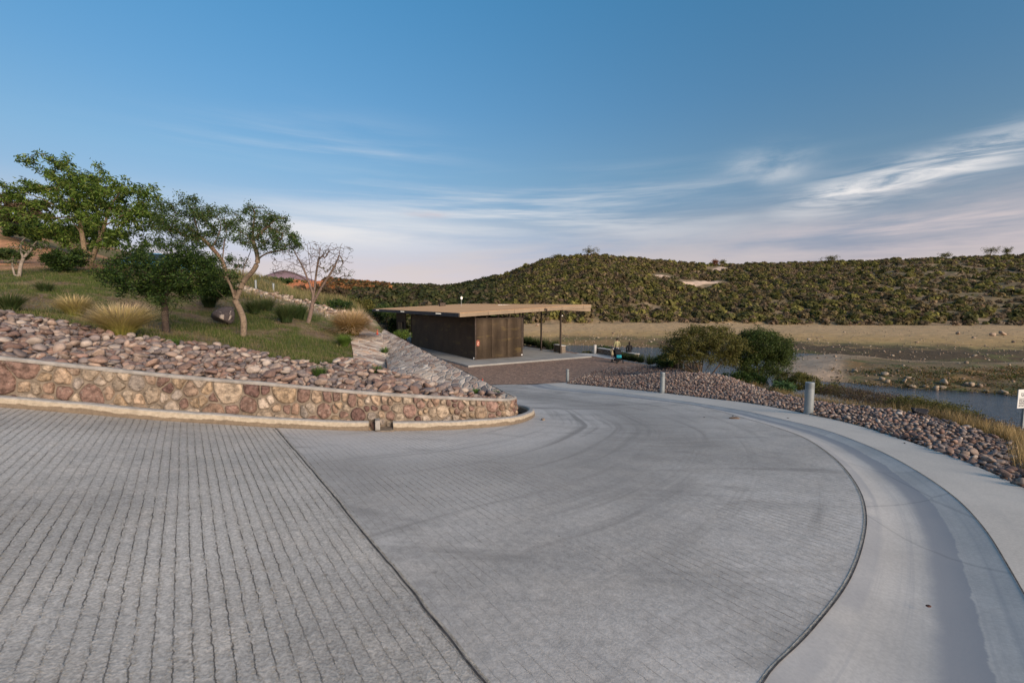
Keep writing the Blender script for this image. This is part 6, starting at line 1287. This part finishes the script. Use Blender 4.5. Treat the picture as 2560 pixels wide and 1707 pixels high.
CK = M_plain('khaki shirt', (.34, .315, .17), .85, ns=18, amt=.12); JN = M_plain('faded jeans', (.13, .16, .19), .85, ns=20, amt=.15); BK = M_plain('black cloth', (.012, .012, .014), .8, ns=15, amt=.3); BG = M_plain('beige dress cloth', (.42, .35, .22), .85, ns=15, amt=.1); SH = M_plain('brown shoe', (.06, .045, .035), .6)
pm_ = onz(1542, 893.6, ZP + .03); Hm = (z_from_py(pm_[0], pm_[1], 845.5) - pm_[2])
person(pm_, Hm, .12, 'standing man seen from behind in khaki shirt and grey blue jeans by the lake wall', topm=CK, botm=JN, shoes=SH)
pc = onz(1530, 894.5, ZP + .03); Hc = z_from_py(pc[0], pc[1], 867.5) - pc[2]; person(pc, Hc, -.5, 'small child in a beige dress standing beside the stroller', topm=BG, botm=BG, shoes=SH, long_hair=True, dress=True)
wa = onz(1548, 893, ZP); wb = onz(1592, 901, ZP); tq = .58; pw = wa * (1 - tq) + wb * tq + UP * .56; person(pw, 1.66, .05, 'seated woman dressed in black with dark hair, on the low wall facing the lake', pose='sit', topm=BK, botm=BK, shoes=BK, long_hair=True)
ps = onz(1543.5, 906.5, ZP); st = empty('stroller', ps, 'black baby stroller with turquoise bag standing at the plaza edge', 'stroller', rz=.25, absolute=False)
def sp(mb, name, mat, parent=st, smoothf=False): o = mb.build(name, mat, None, smoothf=smoothf); o.parent = parent; return o
FRM = M_plain('black stroller frame', (.02, .02, .022), .4, .4); TQ = M_plain('turquoise cloth', (.02, .30, .38), .7)
for s_ in (-.27, .27):
    fr_ = sp(MB().tube([(s_, -.42, .10), (s_, -.05, .46), (s_, .18, .78), (s_, .34, 1.02)], .015, 8), 'frame_rail', FRM); sp(MB().tube([(s_, .38, .12), (s_, .12, .42), (s_, -.05, .56)], .013, 8), 'frame_rail', FRM)
    for y_, r_ in ((-.42, .10), (.38, .13)):
        V = []; n = 18; prof = [(r_ * .72, -.02), (r_, -.022), (r_, .022), (r_ * .72, .02)]
        for rr, xx in prof: V += [(s_ + xx, y_ + rr * math.cos(a), r_ + rr * math.sin(a)) for a in np.linspace(0, 2 * math.pi, n, endpoint=False)]
        wh = MB().add(V, [(i * n + q, i * n + (q + 1) % n, ((i + 1) % 4) * n + (q + 1) % n, ((i + 1) % 4) * n + q) for i in range(4) for q in range(n)]); w_ = sp(wh, 'wheel', FRM)
        hb = MB(); hb.tube([(s_ - .03, y_, r_), (s_ + .03, y_, r_)], .022, 8)
        for a in np.linspace(0, math.pi, 3, endpoint=False): hb.tube([(s_, y_ - r_ * .75 * math.cos(a), r_ - r_ * .75 * math.sin(a)), (s_, y_ + r_ * .75 * math.cos(a), r_ + r_ * .75 * math.sin(a))], .006, 5)
        sp(hb, 'hub', MAT['galv'], w_)
sp(MB().tube([(-.27, .34, 1.02), (-.1, .37, 1.05), (.1, .37, 1.05), (.27, .34, 1.02)], .018, 8), 'handle', FRM); sp(MB().tube([(-.27, -.30, .60), (0, -.40, .62), (.27, -.30, .60)], .015, 8), 'front_bar', FRM)
V = []
for i in range(9):
    for j_ in range(7): a = i / 8; x_ = -.24 + .48 * j_ / 6; V.append((x_, -.28 + .30 * min(a * 2, 1) + .20 * max(0, a * 2 - 1), .46 - .08 * math.sin(min(a * 2, 1) * math.pi) + .50 * max(0, a * 2 - 1) + .03 * (x_ / .24) ** 2))
sm = MB().add(V, [(i * 7 + j_, i * 7 + j_ + 1, (i + 1) * 7 + j_ + 1, (i + 1) * 7 + j_) for i in range(8) for j_ in range(6)]); so_ = sp(sm, 'seat', BK, smoothf=True); so_.modifiers.new('t', 'SOLIDIFY').thickness = .04
V = []
for i in range(9):
    for j_ in range(9): a = i / 8 * 1.9; b_ = (j_ / 8 - .5); V.append((b_ * .54, .20 - .36 * math.sin(a) * math.cos(b_ * 1.0), .72 + .36 * math.cos(a) * 1.0 * math.cos(b_ * 1.6) ** .5))
cn_ = sp(MB().add(V, [(i * 9 + j_, i * 9 + j_ + 1, (i + 1) * 9 + j_ + 1, (i + 1) * 9 + j_) for i in range(8) for j_ in range(8)]), 'canopy', BK, smoothf=True); cn_.modifiers.new('t', 'SOLIDIFY').thickness = .02
sp(MB().box((0, .02, .22), (.44, .42, .16), bev=.04), 'basket', BK)
tag(MB().box(ps + np.array([.02, -.36, .52]), (.40, .16, .24), bev=.06).build('bag', TQ, smoothf=True), 'turquoise bag hung on the black stroller', 'bag')
for s_ in (-.20, .25): sp(MB().lathe((s_, .36, 1.0), [(.02, -.03), (.035, .0), (.035, .08), (.02, .10)], 10), 'bottle_holder', MAT['white'])
# ================================================================ parked cars half hidden on the upper track
def car(p, rz, colr, label):
    e = empty('parked_car', p, label, 'car', 'cars parked on the upper track', rz=rz, absolute=False); PT = M_plain('car paint ' + label[:5], colr, .25, .3, 2, .03); GL = M_plain('car glass', (.03, .045, .06), .08, 0, 2, .02); RB = M_plain('tyre rubber', (.02, .02, .02), .9)
    def P_(mb, name, mat, parent=e): o = mb.build(name, mat, None); o.parent = parent; return o
    sec = [(-2.1, .35, .62), (-2.05, .30, .85), (-1.5, .28, .95), (-.9, .28, .98), (1.3, .28, 1.0), (1.9, .30, .98), (2.1, .36, .80)]; V = []
    for y_, z0, z1 in sec: V += [(x_, y_, z_) for x_, z_ in ((-.80, z0), (-.87, (z0 + z1) / 2), (-.80, z1), (.80, z1), (.87, (z0 + z1) / 2), (.80, z0))]
    f = [(i * 6 + q, i * 6 + (q + 1) % 6, (i + 1) * 6 + (q + 1) % 6, (i + 1) * 6 + q) for i in range(6) for q in range(6)] + [tuple(range(6))[::-1], tuple(range(36, 42))]; P_(MB().add(V, f), 'body', PT)
    V = [(-.76, -1.1, .97), (.76, -1.1, .97), (.76, 1.5, .99), (-.76, 1.5, .99), (-.60, -.45, 1.42), (.60, -.45, 1.42), (.60, .95, 1.42), (-.60, .95, 1.42)]
    P_(MB().add(V, [(0, 1, 5, 4), (1, 2, 6, 5), (2, 3, 7, 6), (3, 0, 4, 7)]), 'windows', GL); P_(MB().box((0, .25, 1.44), (1.24, 1.46, .05), bev=.02), 'roof', PT)
    for x_ in (-.78, .78):
        for y_ in (-1.35, 1.3): w_ = P_(MB().tube([(x_ - .1, y_, .32), (x_ + .1, y_, .32)], .32, 18), 'wheel', RB); P_(MB().tube([(x_ - .105, y_, .32), (x_ + .105, y_, .32)], .19, 12), 'rim', MAT['galv'], w_)
        P_(MB().box((x_ * .82, -2.06, .70), (.30, .06, .14), bev=.02), 'headlight', MAT['white']); P_(MB().box((x_ * .82, 2.08, .78), (.26, .05, .14), bev=.02), 'tail_light', MAT['red'])
c1 = W(392, 672, 27); car(c1 - UP * .6, 1.9, (.10, .36, .60), 'light blue car mostly hidden behind the bushy trees on the slope'); c2 = W(640, 722, 33); car(c2 - UP * .75, 1.4, (.62, .58, .50), 'cream white car mostly hidden behind the leaning tree on the ridge')
for o in bpy.data.objects:
    if '_abs' in o: del o['_abs']

# rubble and tall dry grass on the ridge ledge
LD3 = resample(LEDGE, .12); r = np.random.default_rng(301); P2 = np.repeat(LD3, 3, 0) + r.normal(0, .42, (len(LD3) * 3, 2)); s_ = r.uniform(.10, .45, len(P2)) ** 1.2
o = stones_mesh('ledge_stones', np.c_[P2, zlawn(P2[:, 0], P2[:, 1]) + s_ * .12], s_, .5, 1, r, MAT['stone'], cols=[(.42, .34, .27), (.30, .22, .17), (.50, .42, .34), (.24, .17, .13)]); tag(o, 'broken pale rubble along the rocky ledge above the lawn', 'stones', kind='stuff')
nn = 46000; x = r.uniform(-30, -8, nn); y = r.uniform(20, 40, nn); dl = dist_curve(LEDGE, x, y); k = inpoly(lawn_poly, x, y) & (y > 21) & (dl > .7) & (fbm(x * .6, y * .6, 302) > .38) & ((x + .62 * y) > -7.5); x, y = x[k], y[k]
blades('tall_grass', x, y, zlawn, .42, .022, [(.14, .12, .05), (.08, .10, .03)], [(.36, .28, .14), (.22, .20, .08), (.14, .17, .05), (.44, .33, .18)], r, 'tall dry and green grass on the ridge behind the ledge')
